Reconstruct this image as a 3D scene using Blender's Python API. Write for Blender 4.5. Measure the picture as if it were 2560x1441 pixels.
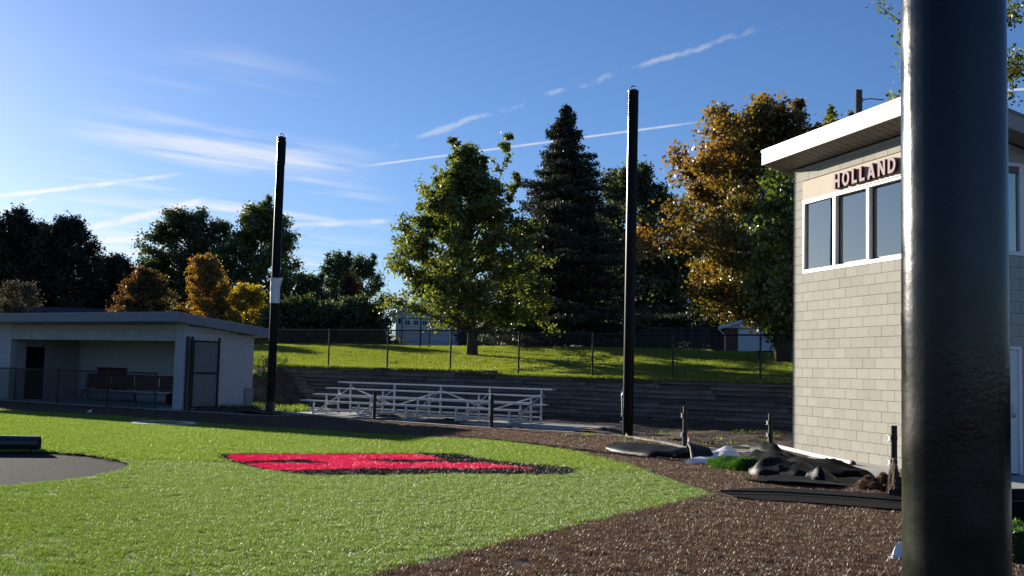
import bpy, bmesh, math, random
import numpy as np
from mathutils import Vector, Matrix
from mathutils.geometry import tessellate_polygon, delaunay_2d_cdt

for o in list(bpy.data.objects): bpy.data.objects.remove(o)
SC = bpy.context.scene
COL = SC.collection
R = math.radians

# ------------------------------------------------------------------ camera
FPX, PITCH, ROLL, CZ = 2700.0, R(4.36), R(1.45), 1.62      # focal length in photo pixels (photo is 2560 wide)
vF = Vector((0, math.cos(PITCH), math.sin(PITCH)))
vU0 = Vector((0, -math.sin(PITCH), math.cos(PITCH)))
vR = Vector((1, 0, 0)) * math.cos(ROLL) + vU0 * math.sin(ROLL)
vU = vU0 * math.cos(ROLL) - Vector((1, 0, 0)) * math.sin(ROLL)
cam_d = bpy.data.cameras.new('camera')
cam = bpy.data.objects.new('camera', cam_d); COL.objects.link(cam)
cam_d.sensor_width = 36; cam_d.lens = 36 * FPX / 2560
cam_d.clip_start = .1; cam_d.clip_end = 3000
M = Matrix((vR, vU, -vF)).transposed().to_4x4(); M.translation = Vector((0, 0, CZ))
cam.matrix_world = M
SC.camera = cam
SC.render.resolution_x, SC.render.resolution_y = 1024, 576

def ray(u, v): return vR * ((u - 1280) / FPX) - vU * ((v - 720.5) / FPX) + vF
def G(u, v, z=0.0):                       # photo pixel -> point on the level z
    d = ray(u, v); t = (z - CZ) / d.z
    return Vector((d.x * t, d.y * t, z))
def D(u, v, y):                           # photo pixel -> point at the distance y
    d = ray(u, v); t = y / d.y
    return Vector((d.x * t, y, CZ + d.z * t))

# ------------------------------------------------------------------ light
SUN_EL, SUN_AZ = R(12.2), R(-36.1)            # azimuth from +Y towards +X
sun_dir = Vector((math.sin(SUN_AZ) * math.cos(SUN_EL), math.cos(SUN_AZ) * math.cos(SUN_EL), math.sin(SUN_EL)))
sl = bpy.data.lights.new('sun', 'SUN'); sl.energy = 5.0; sl.angle = R(.5); sl.color = (1, .92, .79)
so = bpy.data.objects.new('sun', sl); COL.objects.link(so)
so.rotation_euler = (-sun_dir).to_track_quat('-Z', 'Y').to_euler(); so.location = (-20, 30, 30)
SC.view_settings.view_transform = 'Standard'; SC.view_settings.look = 'None'
SC.view_settings.exposure = 1.3; SC.view_settings.gamma = 1

W = bpy.data.worlds.new('World'); SC.world = W; W.use_nodes = True
def build_world():
    nt = W.node_tree; N = nt.nodes; L = nt.links; N.clear()
    def val(x, s):
        if hasattr(x, 'is_output'): L.new(x, s)
        else: s.default_value = x
    def m(op, a, b=0.0, c=None, clamp=False):
        n = N.new('ShaderNodeMath'); n.operation = op; n.use_clamp = clamp
        val(a, n.inputs[0]); val(b, n.inputs[1])
        if c is not None: val(c, n.inputs[2])
        return n.outputs[0]
    def dot(a, vec):
        n = N.new('ShaderNodeVectorMath'); n.operation = 'DOT_PRODUCT'; L.new(a, n.inputs[0]); n.inputs[1].default_value = vec
        return n.outputs['Value']
    def sstep(x, a, b):
        n = N.new('ShaderNodeMapRange'); n.interpolation_type = 'SMOOTHSTEP'
        L.new(x, n.inputs[0]); n.inputs[1].default_value = a; n.inputs[2].default_value = b
        return n.outputs[0]
    def noise(vec, scale, det=4, rough=.55):
        n = N.new('ShaderNodeTexNoise'); L.new(vec, n.inputs['Vector']); n.inputs['Scale'].default_value = scale
        n.inputs['Detail'].default_value = det; n.inputs['Roughness'].default_value = rough
        return n.outputs[0]
    tc = N.new('ShaderNodeTexCoord'); dirv = tc.outputs['Generated']
    sky = N.new('ShaderNodeTexSky'); sky.sky_type = 'NISHITA'; sky.sun_disc = False
    sky.sun_elevation = SUN_EL; sky.sun_rotation = SUN_AZ
    sky.air_density = 1.0; sky.dust_density = .27; sky.ozone_density = 5.0; sky.altitude = 200
    # thin cirrus: noise in plane coordinates at cloud height
    sep = N.new('ShaderNodeSeparateXYZ'); L.new(dirv, sep.inputs[0])
    zc = m('MAXIMUM', sep.outputs[2], .02)
    px = m('DIVIDE', sep.outputs[0], zc); py = m('DIVIDE', sep.outputs[1], zc)
    comb = N.new('ShaderNodeCombineXYZ'); L.new(px, comb.inputs[0]); L.new(m('MULTIPLY', py, .34), comb.inputs[1])
    rot = N.new('ShaderNodeVectorRotate'); rot.rotation_type = 'Z_AXIS'; rot.inputs['Angle'].default_value = R(-14)
    L.new(comb.outputs[0], rot.inputs['Vector'])
    sc = N.new('ShaderNodeVectorMath'); sc.operation = 'MULTIPLY'; L.new(rot.outputs[0], sc.inputs[0]); sc.inputs[1].default_value = (.55, 3.4, 1)
    n1 = noise(sc.outputs[0], 1.0, 6, .62)
    streak = sstep(n1, .44, .72)
    big = noise(comb.outputs[0], .55, 2)
    c = (D(560, 530, 100) - Vector((0, 0, CZ))).normalized()
    near = sstep(dot(dirv, c), .986, .9990)
    wis = m('MULTIPLY', m('MULTIPLY', streak, near), .62)
    wis = m('ADD', wis, m('MULTIPLY', m('MULTIPLY', streak, sstep(big, .58, .8)), .10))
    cl = wis
    rag = m('SUBTRACT', noise(dirv, 45, 3), .5); pat = noise(dirv, 34, 3)
    def trail(u1, v1, u2, v2, w, power, patch=.5, pscale=60.0, ragged=0.0):
        nonlocal cl
        a = (D(u1, v1, 100) - Vector((0, 0, CZ))).normalized(); b = (D(u2, v2, 100) - Vector((0, 0, CZ))).normalized()
        n = a.cross(b).normalized(); t = n.cross(a).normalized(); ang = math.acos(a.dot(b))
        ww = w / FPX
        across = dot(dirv, n)
        if ragged: across = m('ADD', across, m('MULTIPLY', rag, ragged / FPX))
        along = dot(dirv, t)
        prof = m('SUBTRACT', 1.0, sstep(m('ABSOLUTE', across), ww * .15, ww))
        k = math.sin(ang)
        e = m('MULTIPLY', sstep(along, 0.0, .12 * k), m('SUBTRACT', 1.0, sstep(along, .85 * k, k)))
        e = m('MULTIPLY', e, sstep(dot(dirv, a), 0.0, .1))
        pn = sstep(pat, .5 - .25 * (1 - patch) - .12, .62)
        g = m('MULTIPLY', m('MULTIPLY', prof, e), m('MULTIPLY', m('ADD', m('MULTIPLY', pn, patch), 1 - patch), power))
        cl = m('MAXIMUM', cl, g)
    trail(850, 424, 1790, 300, 4.0, .48, .5, 30)
    trail(950, 372, 1990, 42, 10, .26, 1.0, 42, 26)
    trail(-160, 511, 480, 433, 8, .75, .7, 34, 8)
    trail(-20, 538, 95, 494, 5, .6, .2)
    trail(190, 580, 530, 498, 14, .7, .6, 30, 12)
    trail(210, 606, 470, 588, 12, .7, .5, 30, 10)
    trail(230, 640, 460, 625, 10, .55, .5, 30, 8)
    trail(690, 566, 985, 553, 10, .45, .6, 26, 8)
    trail(2400, 232, 2640, 219, 4, .55, .2)
    mix = N.new('ShaderNodeMix'); mix.data_type = 'RGBA'
    L.new(cl, mix.inputs[0]); tint = N.new('ShaderNodeMix'); tint.data_type = 'RGBA'; tint.blend_type = 'MULTIPLY'; tint.inputs[0].default_value = 1
    L.new(sky.outputs[0], tint.inputs[6]); tint.inputs[7].default_value = (1.0, .98, 1.12, 1)
    L.new(tint.outputs[2], mix.inputs[6]); mix.inputs[7].default_value = (8.6, 8.2, 7.6, 1)
    bg = N.new('ShaderNodeBackground'); bg.inputs['Strength'].default_value = .05
    L.new(mix.outputs[2], bg.inputs['Color'])
    out = N.new('ShaderNodeOutputWorld'); L.new(bg.outputs[0], out.inputs[0])
build_world()
W.cycles.sampling_method = 'MANUAL'; W.cycles.sample_map_resolution = 256
SC.render.engine = 'CYCLES'
SC.cycles.max_bounces = 6; SC.cycles.transparent_max_bounces = 6

# ------------------------------------------------------------------ materials
MATS = {}
def mat(name, col, rough=.7, spec=.4, noise=None, bump=None, metal=0.0, objrand=0.0, coord='Object', stretch=None):
    """noise=(scale, amount[, dark colour]); bump=(scale, strength, distance)"""
    if name in MATS: return MATS[name]
    mt = bpy.data.materials.new(name); mt.use_nodes = True; MATS[name] = mt
    nt = mt.node_tree; N = nt.nodes; L = nt.links; b = N['Principled BSDF']
    b.inputs['Roughness'].default_value = rough; b.inputs['Metallic'].default_value = metal
    b.inputs['Specular IOR Level'].default_value = spec
    b.inputs['Base Color'].default_value = (*col, 1)
    tc = N.new('ShaderNodeTexCoord'); vec = tc.outputs[coord]
    if stretch:
        mp = N.new('ShaderNodeMapping'); mp.inputs['Scale'].default_value = stretch; L.new(vec, mp.inputs[0]); vec = mp.outputs[0]
    cur = None
    if noise:
        n = N.new('ShaderNodeTexNoise'); n.inputs['Scale'].default_value = noise[0]; n.inputs['Detail'].default_value = 6; n.inputs['Roughness'].default_value = .65
        L.new(vec, n.inputs['Vector'])
        mr = N.new('ShaderNodeMapRange'); mr.inputs[1].default_value = .32; mr.inputs[2].default_value = .68; mr.inputs[3].default_value = 0; mr.inputs[4].default_value = 1
        L.new(n.outputs[0], mr.inputs[0])
        mx = N.new('ShaderNodeMix'); mx.data_type = 'RGBA'; L.new(mr.outputs[0], mx.inputs[0])
        dk = noise[2] if len(noise) > 2 else tuple(c * (1 - noise[1]) for c in col)
        lt = col if len(noise) > 2 else tuple(min(1, c * (1 + noise[1] * .6)) for c in col)
        mx.inputs[6].default_value = (*dk, 1); mx.inputs[7].default_value = (*lt, 1)
        cur = mx.outputs[2]
    if objrand:
        oi = N.new('ShaderNodeObjectInfo'); hs = N.new('ShaderNodeHueSaturation')
        mr = N.new('ShaderNodeMapRange'); mr.inputs[3].default_value = 1 - objrand; mr.inputs[4].default_value = 1 + objrand
        L.new(oi.outputs['Random'], mr.inputs[0]); L.new(mr.outputs[0], hs.inputs['Value'])
        if cur: L.new(cur, hs.inputs['Color'])
        else: hs.inputs['Color'].default_value = (*col, 1)
        cur = hs.outputs[0]
    if cur: L.new(cur, b.inputs['Base Color'])
    if bump:
        n = N.new('ShaderNodeTexNoise'); n.inputs['Scale'].default_value = bump[0]; n.inputs['Detail'].default_value = 5
        L.new(vec, n.inputs['Vector'])
        bp = N.new('ShaderNodeBump'); bp.inputs['Strength'].default_value = bump[1]; bp.inputs['Distance'].default_value = bump[2]
        L.new(n.outputs[0], bp.inputs['Height']); L.new(bp.outputs[0], b.inputs['Normal'])
    return mt

def foliage(name, c1, c2, c3=None, transl=.45, gloss=.10, rough=.45):
    """leaf material: colour picked per leaf from the attribute lc"""
    if name in MATS: return MATS[name]
    mt = bpy.data.materials.new(name); mt.use_nodes = True; MATS[name] = mt
    nt = mt.node_tree; N = nt.nodes; L = nt.links; N.clear()
    at = N.new('ShaderNodeAttribute'); at.attribute_name = 'lc'
    rp = N.new('ShaderNodeValToRGB'); e = rp.color_ramp.elements
    e[0].color = (*c1, 1); e[1].color = (*(c3 or c2), 1); e[0].position = 0; e[1].position = 1
    if c3:
        k = rp.color_ramp.elements.new(.55); k.color = (*c2, 1)
    L.new(at.outputs['Fac'], rp.inputs[0])
    d = N.new('ShaderNodeBsdfDiffuse'); t = N.new('ShaderNodeBsdfTranslucent'); g = N.new('ShaderNodeBsdfGlossy')
    g.inputs['Roughness'].default_value = rough; g.inputs['Color'].default_value = (.9, .9, .85, 1)
    L.new(rp.outputs[0], d.inputs[0])
    hs = N.new('ShaderNodeHueSaturation'); hs.inputs['Value'].default_value = 1.5; hs.inputs['Saturation'].default_value = 1.1
    L.new(rp.outputs[0], hs.inputs['Color']); L.new(hs.outputs[0], t.inputs[0])
    m1 = N.new('ShaderNodeMixShader'); m1.inputs[0].default_value = transl; L.new(d.outputs[0], m1.inputs[1]); L.new(t.outputs[0], m1.inputs[2])
    m2 = N.new('ShaderNodeMixShader'); m2.inputs[0].default_value = gloss; L.new(m1.outputs[0], m2.inputs[1]); L.new(g.outputs[0], m2.inputs[2])
    o = N.new('ShaderNodeOutputMaterial'); L.new(m2.outputs[0], o.inputs[0])
    return mt

# ------------------------------------------------------------------ mesh helpers
class MB:
    def __init__(s): s.v = []; s.f = []; s.mi = []
    def add(s, vs, fs, mi=0):
        k = len(s.v); s.v += [tuple(x) for x in vs]; s.f += [tuple(i + k for i in f) for f in fs]; s.mi += [mi] * len(fs)
    def box(s, x0, x1, y0, y1, z0, z1, mi=0, M=None):
        vs = [Vector((x, y, z)) for z in (z0, z1) for x, y in ((x0, y0), (x1, y0), (x1, y1), (x0, y1))]
        if M: vs = [M @ q for q in vs]
        s.add(vs, [(0, 3, 2, 1), (4, 5, 6, 7), (0, 1, 5, 4), (1, 2, 6, 5), (2, 3, 7, 6), (3, 0, 4, 7)], mi); return s
    def bar(s, a, b, w, h, mi=0, up=(0, 0, 1)):
        a, b = Vector(a), Vector(b); d = (b - a).normalized(); u = Vector(up)
        if abs(d.dot(u)) > .99: u = Vector((1, 0, 0))
        x = d.cross(u).normalized() * w / 2; y = x.cross(d).normalized() * h / 2
        vs = [p + i * x + j * y for p in (a, b) for i, j in ((-1, -1), (1, -1), (1, 1), (-1, 1))]
        s.add(vs, [(0, 1, 2, 3), (7, 6, 5, 4), (0, 4, 5, 1), (1, 5, 6, 2), (2, 6, 7, 3), (3, 7, 4, 0)], mi); return s
    def tube(s, pts, rad, n=8, mi=0, cap=True):
        pts = [Vector(q) for q in pts]; rr = rad if isinstance(rad, (list, tuple)) else [rad] * len(pts)
        vs = []; u = None
        for i, q in enumerate(pts):
            d = (pts[min(i + 1, len(pts) - 1)] - pts[max(i - 1, 0)]).normalized()
            if u is None: u = d.orthogonal().normalized()
            else:
                u = (u - d * u.dot(d)); u = u.normalized() if u.length > 1e-6 else d.orthogonal().normalized()
            w = d.cross(u)
            vs += [q + (u * math.cos(2 * math.pi * k / n) + w * math.sin(2 * math.pi * k / n)) * rr[i] for k in range(n)]
        fs = [(i * n + k, i * n + (k + 1) % n, (i + 1) * n + (k + 1) % n, (i + 1) * n + k) for i in range(len(pts) - 1) for k in range(n)]
        if cap: fs += [tuple(range(n))[::-1], tuple(range((len(pts) - 1) * n, len(pts) * n))]
        s.add(vs, fs, mi); return s
    def poly(s, pts, z0, z1, mi=0):            # vertical prism from an outline (list of (x, y))
        n = len(pts); vs = [(p[0], p[1], z0) for p in pts] + [(p[0], p[1], z1) for p in pts]
        tri = tessellate_polygon([[Vector((p[0], p[1], 0)) for p in pts]])
        fs = []
        for t in tri:
            a, b, c = [Vector((pts[i][0], pts[i][1], 0)) for i in t]
            if (b - a).cross(c - a).z < 0: t = t[::-1]
            fs.append(tuple(i + n for i in t)); fs.append(tuple(t[::-1]))
        ar = sum(pts[i][0] * pts[(i + 1) % n][1] - pts[(i + 1) % n][0] * pts[i][1] for i in range(n))
        for i in range(n):
            j = (i + 1) % n; q = (i, j, j + n, i + n); fs.append(q if ar > 0 else q[::-1])
        s.add(vs, fs, mi); return s
    def mesh(s, name, mats, smooth=False):
        me = bpy.data.meshes.new(name); me.from_pydata(s.v, [], s.f)
        for m_ in (mats if isinstance(mats, (list, tuple)) else [mats]): me.materials.append(m_)
        if any(s.mi): me.polygons.foreach_set('material_index', s.mi)
        if smooth: me.polygons.foreach_set('use_smooth', [True] * len(me.polygons))
        me.update(); return me
    def build(s, name, mats, parent=None, smooth=False, loc=None):
        return link(name, s.mesh(name, mats, smooth), parent, loc)
def link(name, me, parent=None, loc=None):
    o = bpy.data.objects.new(name, me); COL.objects.link(o)
    if parent: o.parent = parent
    if loc is not None: o.location = loc
    return o
def tag(o, label, cat, group=None):
    o['label'] = label; o['category'] = cat
    if group: o['group'] = group
    return o
def thing(name, label, cat, loc=(0, 0, 0), rz=0.0, group=None):
    o = bpy.data.objects.new(name, None); COL.objects.link(o); o.empty_display_size = .2
    o.location = loc; o.rotation_euler = (0, 0, rz)
    return tag(o, label, cat, group)
def struct(o, kind='structure'): o['kind'] = kind; return o
def smooth_angle(o, ang=40):
    me = o.data; me.polygons.foreach_set('use_smooth', [True] * len(me.polygons))
    bm = bmesh.new(); bm.from_mesh(me)
    for e in bm.edges:
        if len(e.link_faces) == 2 and e.calc_face_angle() > R(ang): e.smooth = False
    bm.to_mesh(me); bm.free()

def np_mesh(name, verts, faces4, mats, attr=None):
    """fast quad mesh from arrays; attr = per-vertex float 'lc'"""
    me = bpy.data.meshes.new(name); nv, nf = len(verts), len(faces4); k = faces4.shape[1]
    me.vertices.add(nv); me.vertices.foreach_set('co', np.ascontiguousarray(verts, dtype=np.float32).ravel())
    me.loops.add(nf * k); me.loops.foreach_set('vertex_index', np.ascontiguousarray(faces4, dtype=np.int32).ravel())
    me.polygons.add(nf); me.polygons.foreach_set('loop_start', np.arange(0, nf * k, k, dtype=np.int32))
    for m_ in (mats if isinstance(mats, (list, tuple)) else [mats]): me.materials.append(m_)
    me.update(calc_edges=True)
    if attr is not None:
        a = me.attributes.new('lc', 'FLOAT', 'POINT'); a.data.foreach_set('value', np.asarray(attr, dtype=np.float32))
    return me

# colours -----------------------------------------------------------
BLACK = mat('black_paint', (.012, .013, .016), .32, .5, bump=(60, .12, .004))
BLACKM = mat('black_vinyl', (.006, .0065, .008), .38, .35)
POLE = mat('black_powder_coat', (.004, .0045, .006), .30, .09, bump=(40, .10, .003), noise=(3, .25))
CONC = mat('concrete', (.36, .35, .33), .85, .3, noise=(3.5, .22), bump=(40, .25, .006))
ALU = mat('aluminium', (.62, .63, .65), .42, .5, metal=.75, noise=(6, .12))
WHITE = mat('white_paint', (.72, .72, .70), .45, .4, noise=(5, .06))
DARK = mat('dark_interior', (.012, .012, .013), .9, .1)
GALV = mat('galvanised', (.45, .46, .48), .4, .5, metal=.8)

# ------------------------------------------------------------------ terrain frames
TH = R(-31.5)                                               # direction of dugout, bleachers and retaining wall
dF = Vector((math.cos(TH), math.sin(TH), 0)); nB = Vector((-math.sin(TH), math.cos(TH), 0))
WO = Vector((0.0, 39.35, 0))                                # a point on the front face of the retaining wall
def wl(s, w, z=0.0): return Vector((WO.x + dF.x * s + nB.x * w, WO.y + dF.y * s + nB.y * w, z))
def sm(t): t = min(1, max(0, t)); return t * t * (3 - 2 * t)
def wall_hit(u):                                            # s where the pixel column u meets the wall plane
    d = ray(u, 930); a = d.x / d.y                          # x = a*y
    # WO.x + dF.x*s = a*(WO.y + dF.y*s)
    return (a * WO.y - WO.x) / (dF.x - a * dF.y)
S_L, S_STEP, S_R = wall_hit(735), wall_hit(1237), wall_hit(2120)
def upland(s, w):
    top = 1.46 if s > S_STEP else 1.46 + .12 * sm((S_STEP - s) / 1.0)
    z = top - .04 + 1.28 * sm(w / 17.0) + .012 * max(0, w - 15)
    z += .02 * math.sin(s * .45 + w * .3) * sm(w / 3)
    z = min(z, 3.6)
    return z - 2.2 * sm((-s - 30) / 8) * sm((w - 20) / 15)
def terrain(s, w):
    if w < 0:
        e = sm((S_L + 1.6 + .32 * w - s) / 2.6)             # bank of loose earth left of the wall
        return -.25 + (upland(s, 0) + .2) * e * sm(1 + w / 4.6)
    return upland(s, w)

# ------------------------------------------------------------------ ground, turf zones
def xy(v): return (v.x, v.y)
def px(*pts): return [xy(G(u, v)) for u, v in pts]
def inside(poly, x, y):
    x = np.asarray(x); y = np.asarray(y); r = np.zeros(x.shape, bool); n = len(poly)
    for i in range(n):
        x0, y0 = poly[i]; x1, y1 = poly[(i + 1) % n]
        if y0 == y1: continue
        c = ((y0 > y) != (y1 > y)) & (x < (x1 - x0) * (y - y0) / (y1 - y0) + x0); r ^= c
    return r
def resample(pts, step):
    out = []
    for a, b in zip(pts[:-1], pts[1:]):
        n = max(1, int(math.dist(a, b) / step)); out += [(a[0] + (b[0] - a[0]) * k / n, a[1] + (b[1] - a[1]) * k / n) for k in range(n)]
    return out + [pts[-1]]

# edge of the playing surface (a concrete nailer curb), from the dugout round to the press box and past the camera
DUG = G(451, 1026); DUG.z = 0
def dg(x, y, z=0.0): return Vector((DUG.x + dF.x * x + nB.x * y, DUG.y + dF.y * x + nB.y * y, z))
CURB = [xy(dg(-14.5, -.62)), xy(dg(.6, -.62))] + [xy(dg(1.4, -.5))] + px((600, 1037), (675, 1041), (740, 1039), (800, 1040.5), (935, 1052), (1080, 1062), (1228, 1072), (1400, 1081), (1565, 1093), (1650, 1108), (1716, 1123), (1900, 1152), (2080, 1188), (2240, 1216)) + [(8.3, 12.6), (10.5, 6.0), (12, -6)]
NEAR = [(12, -8), (-30, -8), (-45, 20), (-32, 47)]
FIELD = CURB + NEAR
GREEN = [(-32, 44.5), (-24, 39.2)] + px((0, 1026), (125, 1033.5), (300, 1042), (450, 1054), (600, 1067), (760, 1076), (900, 1085), (1100, 1096.5), (1270, 1104.5), (1440, 1131), (1600, 1175), (1782, 1237), (1640, 1270), (1500, 1300), (1350, 1337), (1200, 1373), (1060, 1408), (925, 1441)) + [(-2.0, 7.2), (-4.5, 4.5), (-9, 2), (-16, 1), (-30, 2), (-44, 20)]
GREY = px((-40, 1131.5), (60, 1129), (141, 1130), (200, 1135), (266, 1143), (300, 1151), (320, 1159), (326, 1166), (312, 1174), (266, 1186), (156, 1203), (0, 1219)) + [(-7.8, 12.6), (-10, 12.2), (-12.6, 13.4), (-13.6, 16.3), (-12.6, 19), (-10.6, 20.0)]
LX = lambda *p: px(*[(500 + a / 2.56, 1090 + b / 2.56) for a, b in p])
LOGO = LX((85, 124), (180, 120), (700, 121), (1400, 116), (1640, 118), (1900, 163), (2100, 184), (2435, 212), (2395, 226), (2400, 252), (1900, 252), (1600, 247), (1100, 257), (700, 257), (500, 234), (330, 202), (200, 174), (120, 150))
RED = LX((170, 125), (700, 125), (1390, 121), (1480, 135), (1560, 156), (1300, 156), (1050, 155), (1120, 167), (1270, 178), (1420, 174), (1570, 173), (1850, 182), (2000, 198), (2135, 213), (1650, 213), (1120, 212), (860, 218), (640, 225), (480, 226), (380, 205), (295, 186), (420, 180), (560, 181), (700, 182), (825, 181), (760, 166), (700, 160), (560, 157), (400, 164), (235, 171), (200, 150))
RC = Vector((-9.03, 28.5)); ring = lambda r, n=48: [(RC.x + r * math.cos(2 * math.pi * k / n), RC.y + r * math.sin(2 * math.pi * k / n)) for k in range(n)]

def sheet(name, outer, holes, z, m_, kind='structure'):
    loops = [[Vector((a, b, 0)) for a, b in l] for l in [outer] + holes]
    fl = [q for l in loops for q in l]
    tri = tessellate_polygon(loops); fs = []
    for t in tri:
        a, b, c = [fl[i] for i in t]; fs.append(t if (b - a).cross(c - a).z > 0 else (t[0], t[2], t[1]))
    mb = MB(); mb.add([(q.x, q.y, z) for q in fl], fs)
    o = mb.build(name, m_); struct(o, kind); return o

TURF_G = mat('turf_backing_green', (.045, .075, .012), .8, .2, noise=(9, .35))
TURF_B = mat('turf_backing_brown', (.045, .026, .018), .8, .25, noise=(14, .4))
TURF_K = mat('turf_backing_black', (.012, .012, .012), .8, .25)
TURF_R = mat('turf_backing_red', (.50, .012, .06), .75, .25)
TURF_W = mat('turf_backing_white', (.7, .7, .7), .75, .25)
DIRT = mat('dirt', (.135, .10, .07), .95, .1, noise=(3.0, .5, (.045, .034, .026)), bump=(14, 1.0, .05))
LAWN = mat('lawn_soil', (.075, .105, .018), .95, .1, noise=(1.6, .4, (.035, .06, .012)), bump=(22, .8, .05))
GRAVEL = mat('grey_gravel', (.034, .034, .039), 1.0, .03, noise=(22, .5), bump=(70, .9, .02))
CAT_T = None
mb = MB(); mb.add([(-700, -300, -.30), (700, -300, -.30), (700, 900, -.30), (-700, 900, -.30)], [(0, 1, 2, 3)])
struct(mb.build('ground', DIRT))
RO = .78; RI = .71
sheet('green_turf', GREEN, [GREY, LOGO, ring(RO)], 0.0, TURF_G)
sheet('green_turf_inside_circle', ring(RI), [], 0.0, TURF_G)
tw = sheet('white_circle_marking', ring(RO), [ring(RI)], 0.002, TURF_W)
sheet('black_turf_marking', LOGO, [RED], 0.0, TURF_K)
sheet('red_turf_marking', RED, [], 0.0, TURF_R)
sheet('gravel_base', [(a, b) for a, b in GREY], [], -.03, GRAVEL)
BROWN = CURB[:]                                             # brown = field minus green
sheet('brown_turf', CURB + [(12, -8), (-30, -8), (-44, 0)] + [GREEN[-1]] + GREEN[::-1][1:] + [(-36, 49)], [], 0.0, TURF_B)

# curb strip
mb = MB(); cp = [Vector((a, b, 0)) for a, b in CURB]
wdt = .20
for i in range(len(cp) - 1):
    a, b = cp[i], cp[i + 1]; d = (b - a).normalized(); nrm = Vector((-d.y, d.x, 0))
    mb.box(-.004, (b - a).length + .02, 0.012, wdt, -.2, .022 + .0007 * (i % 2), M=Matrix.Translation(a) @ Matrix(((d.x, nrm.x, 0, 0), (d.y, nrm.y, 0, 0), (0, 0, 1, 0), (0, 0, 0, 1))))
struct(mb.build('kerb', CONC))

# loose dirt behind the kerb
rng = np.random.default_rng(5)
def vnoise(x, y, seed=0):
    r = np.random.default_rng(seed); z = 0 * x
    for k in range(14):
        a = r.uniform(0, 6.28); fq = r.uniform(.5, 4.5); z = z + np.sin((x * math.cos(a) + y * math.sin(a)) * fq + r.uniform(0, 6.28)) / (1 + fq)
    return z / 2.2
def grid_mesh(name, S, Wv, zf, m_, keep=None, smooth=True):
    ss, ww = np.meshgrid(S, Wv, indexing='ij')
    X = WO.x + dF.x * ss + nB.x * ww; Y = WO.y + dF.y * ss + nB.y * ww
    Z = zf(ss, ww, X, Y)
    n, m2 = ss.shape; idx = np.arange(n * m2).reshape(n, m2)
    f = np.stack([idx[:-1, :-1], idx[1:, :-1], idx[1:, 1:], idx[:-1, 1:]], -1).reshape(-1, 4)
    V = np.stack([X, Y, Z], -1).reshape(-1, 3)
    if keep is not None:
        k = keep(X.ravel(), Y.ravel()); f = f[k[f].all(1)]
    me = np_mesh(name, V, f, m_)
    if smooth: me.polygons.foreach_set('use_smooth', np.ones(len(f), bool))
    return link(name, me)
CURB_IN = CURB + NEAR
def dirt_z(s, w, X, Y):
    z = .03 + .075 * vnoise(X * 1.6, Y * 1.6, 3) + .03 * vnoise(X * 6, Y * 6, 4)
    z = z + .10 * np.clip(1 + w / 1.6, 0, 1) ** 2
    return z - .02
def keep_dirt(X, Y):
    return ~inside([(a + .0, b) for a, b in CURB_IN], X - nB.x * .12, Y - nB.y * .12)
struct(grid_mesh('dirt', np.arange(-9.5, 22, .16), np.arange(-13, .3, .16), dirt_z, DIRT, keep_dirt))

# upland lawn with the earth bank at its left end
tz = np.vectorize(terrain)
Sg = np.concatenate([np.arange(-120, -24, 6.0), np.arange(-24, 22, .5), np.arange(22, 130, 6.0)])
Wg = np.concatenate([np.arange(0, 24, .5), np.arange(24, 320, 8.0)])
struct(grid_mesh('lawn', Sg, Wg, lambda s, w, X, Y: tz(s, w), LAWN))
def bank_z(s, w, X, Y): return tz(s, np.minimum(w, -.0001)) + np.where(s < S_L + 1, .07 * vnoise(X * 3, Y * 3, 8), 0) * np.clip(-w, 0, 1)
struct(grid_mesh('earth_bank', np.arange(-24, S_L + 3.5, .25), np.append(np.arange(-5.2, -.1, .2), -.0001), bank_z, DIRT))

# concrete slabs
BO = Vector((7.59, 18.59, 0)); BX = Vector((.9638, .2667, 0)); BY = Vector((-.2667, .9638, 0))   # press box frame: near corner, along front, away
BANG = math.atan2(BX.y, BX.x)
def bp(x, y, z=0.0): return BO + BX * x + BY * y + Vector((0, 0, z))
i5 = [xy(Vector((a, b, 0))) for a, b in CURB]
k0 = len(px((0, 0))) and next(i for i, q in enumerate(CURB) if abs(q[0] - G(1716, 1123).x) < 1e-6)
def off(a, b, k):
    d = Vector((b[0] - a[0], b[1] - a[1], 0)).normalized(); return (-d.y * k, d.x * k)
ap = []
for i in range(k0, len(CURB) - 1):
    ox, oy = off(CURB[i], CURB[i + 1], .21); ap.append((CURB[i][0] + ox, CURB[i][1] + oy))
mb = MB(); mb.poly(ap + [(20, 2), (22, 24), xy(bp(7, 6.6)), xy(bp(-.3, 6.4)), (5.6, 25.6)], -.2, .012)
struct(mb.build('concrete_apron', CONC))
BLO = G(1273, 1066)                                        # foot of the front right frame of the bleachers
def bl(x, y, z=0.0): return Vector((BLO.x + dF.x * x + nB.x * y, BLO.y + dF.y * x + nB.y * y, z))
mb = MB(); mb.poly([xy(bl(-8.6, -.38)), xy(bl(2.6, -.38)), xy(bl(2.4, 2.2)), xy(bl(-8.6, 2.4))], -.15, .045)
struct(mb.build('bleacher_slab', CONC))
mb = MB(); mb.poly([xy(dg(-15, -.38)), xy(dg(.05, -.38)), xy(dg(.05, 3.5)), xy(dg(-15, 3.5))], -.2, .035)
struct(mb.build('dugout_floor', CONC))

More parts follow.
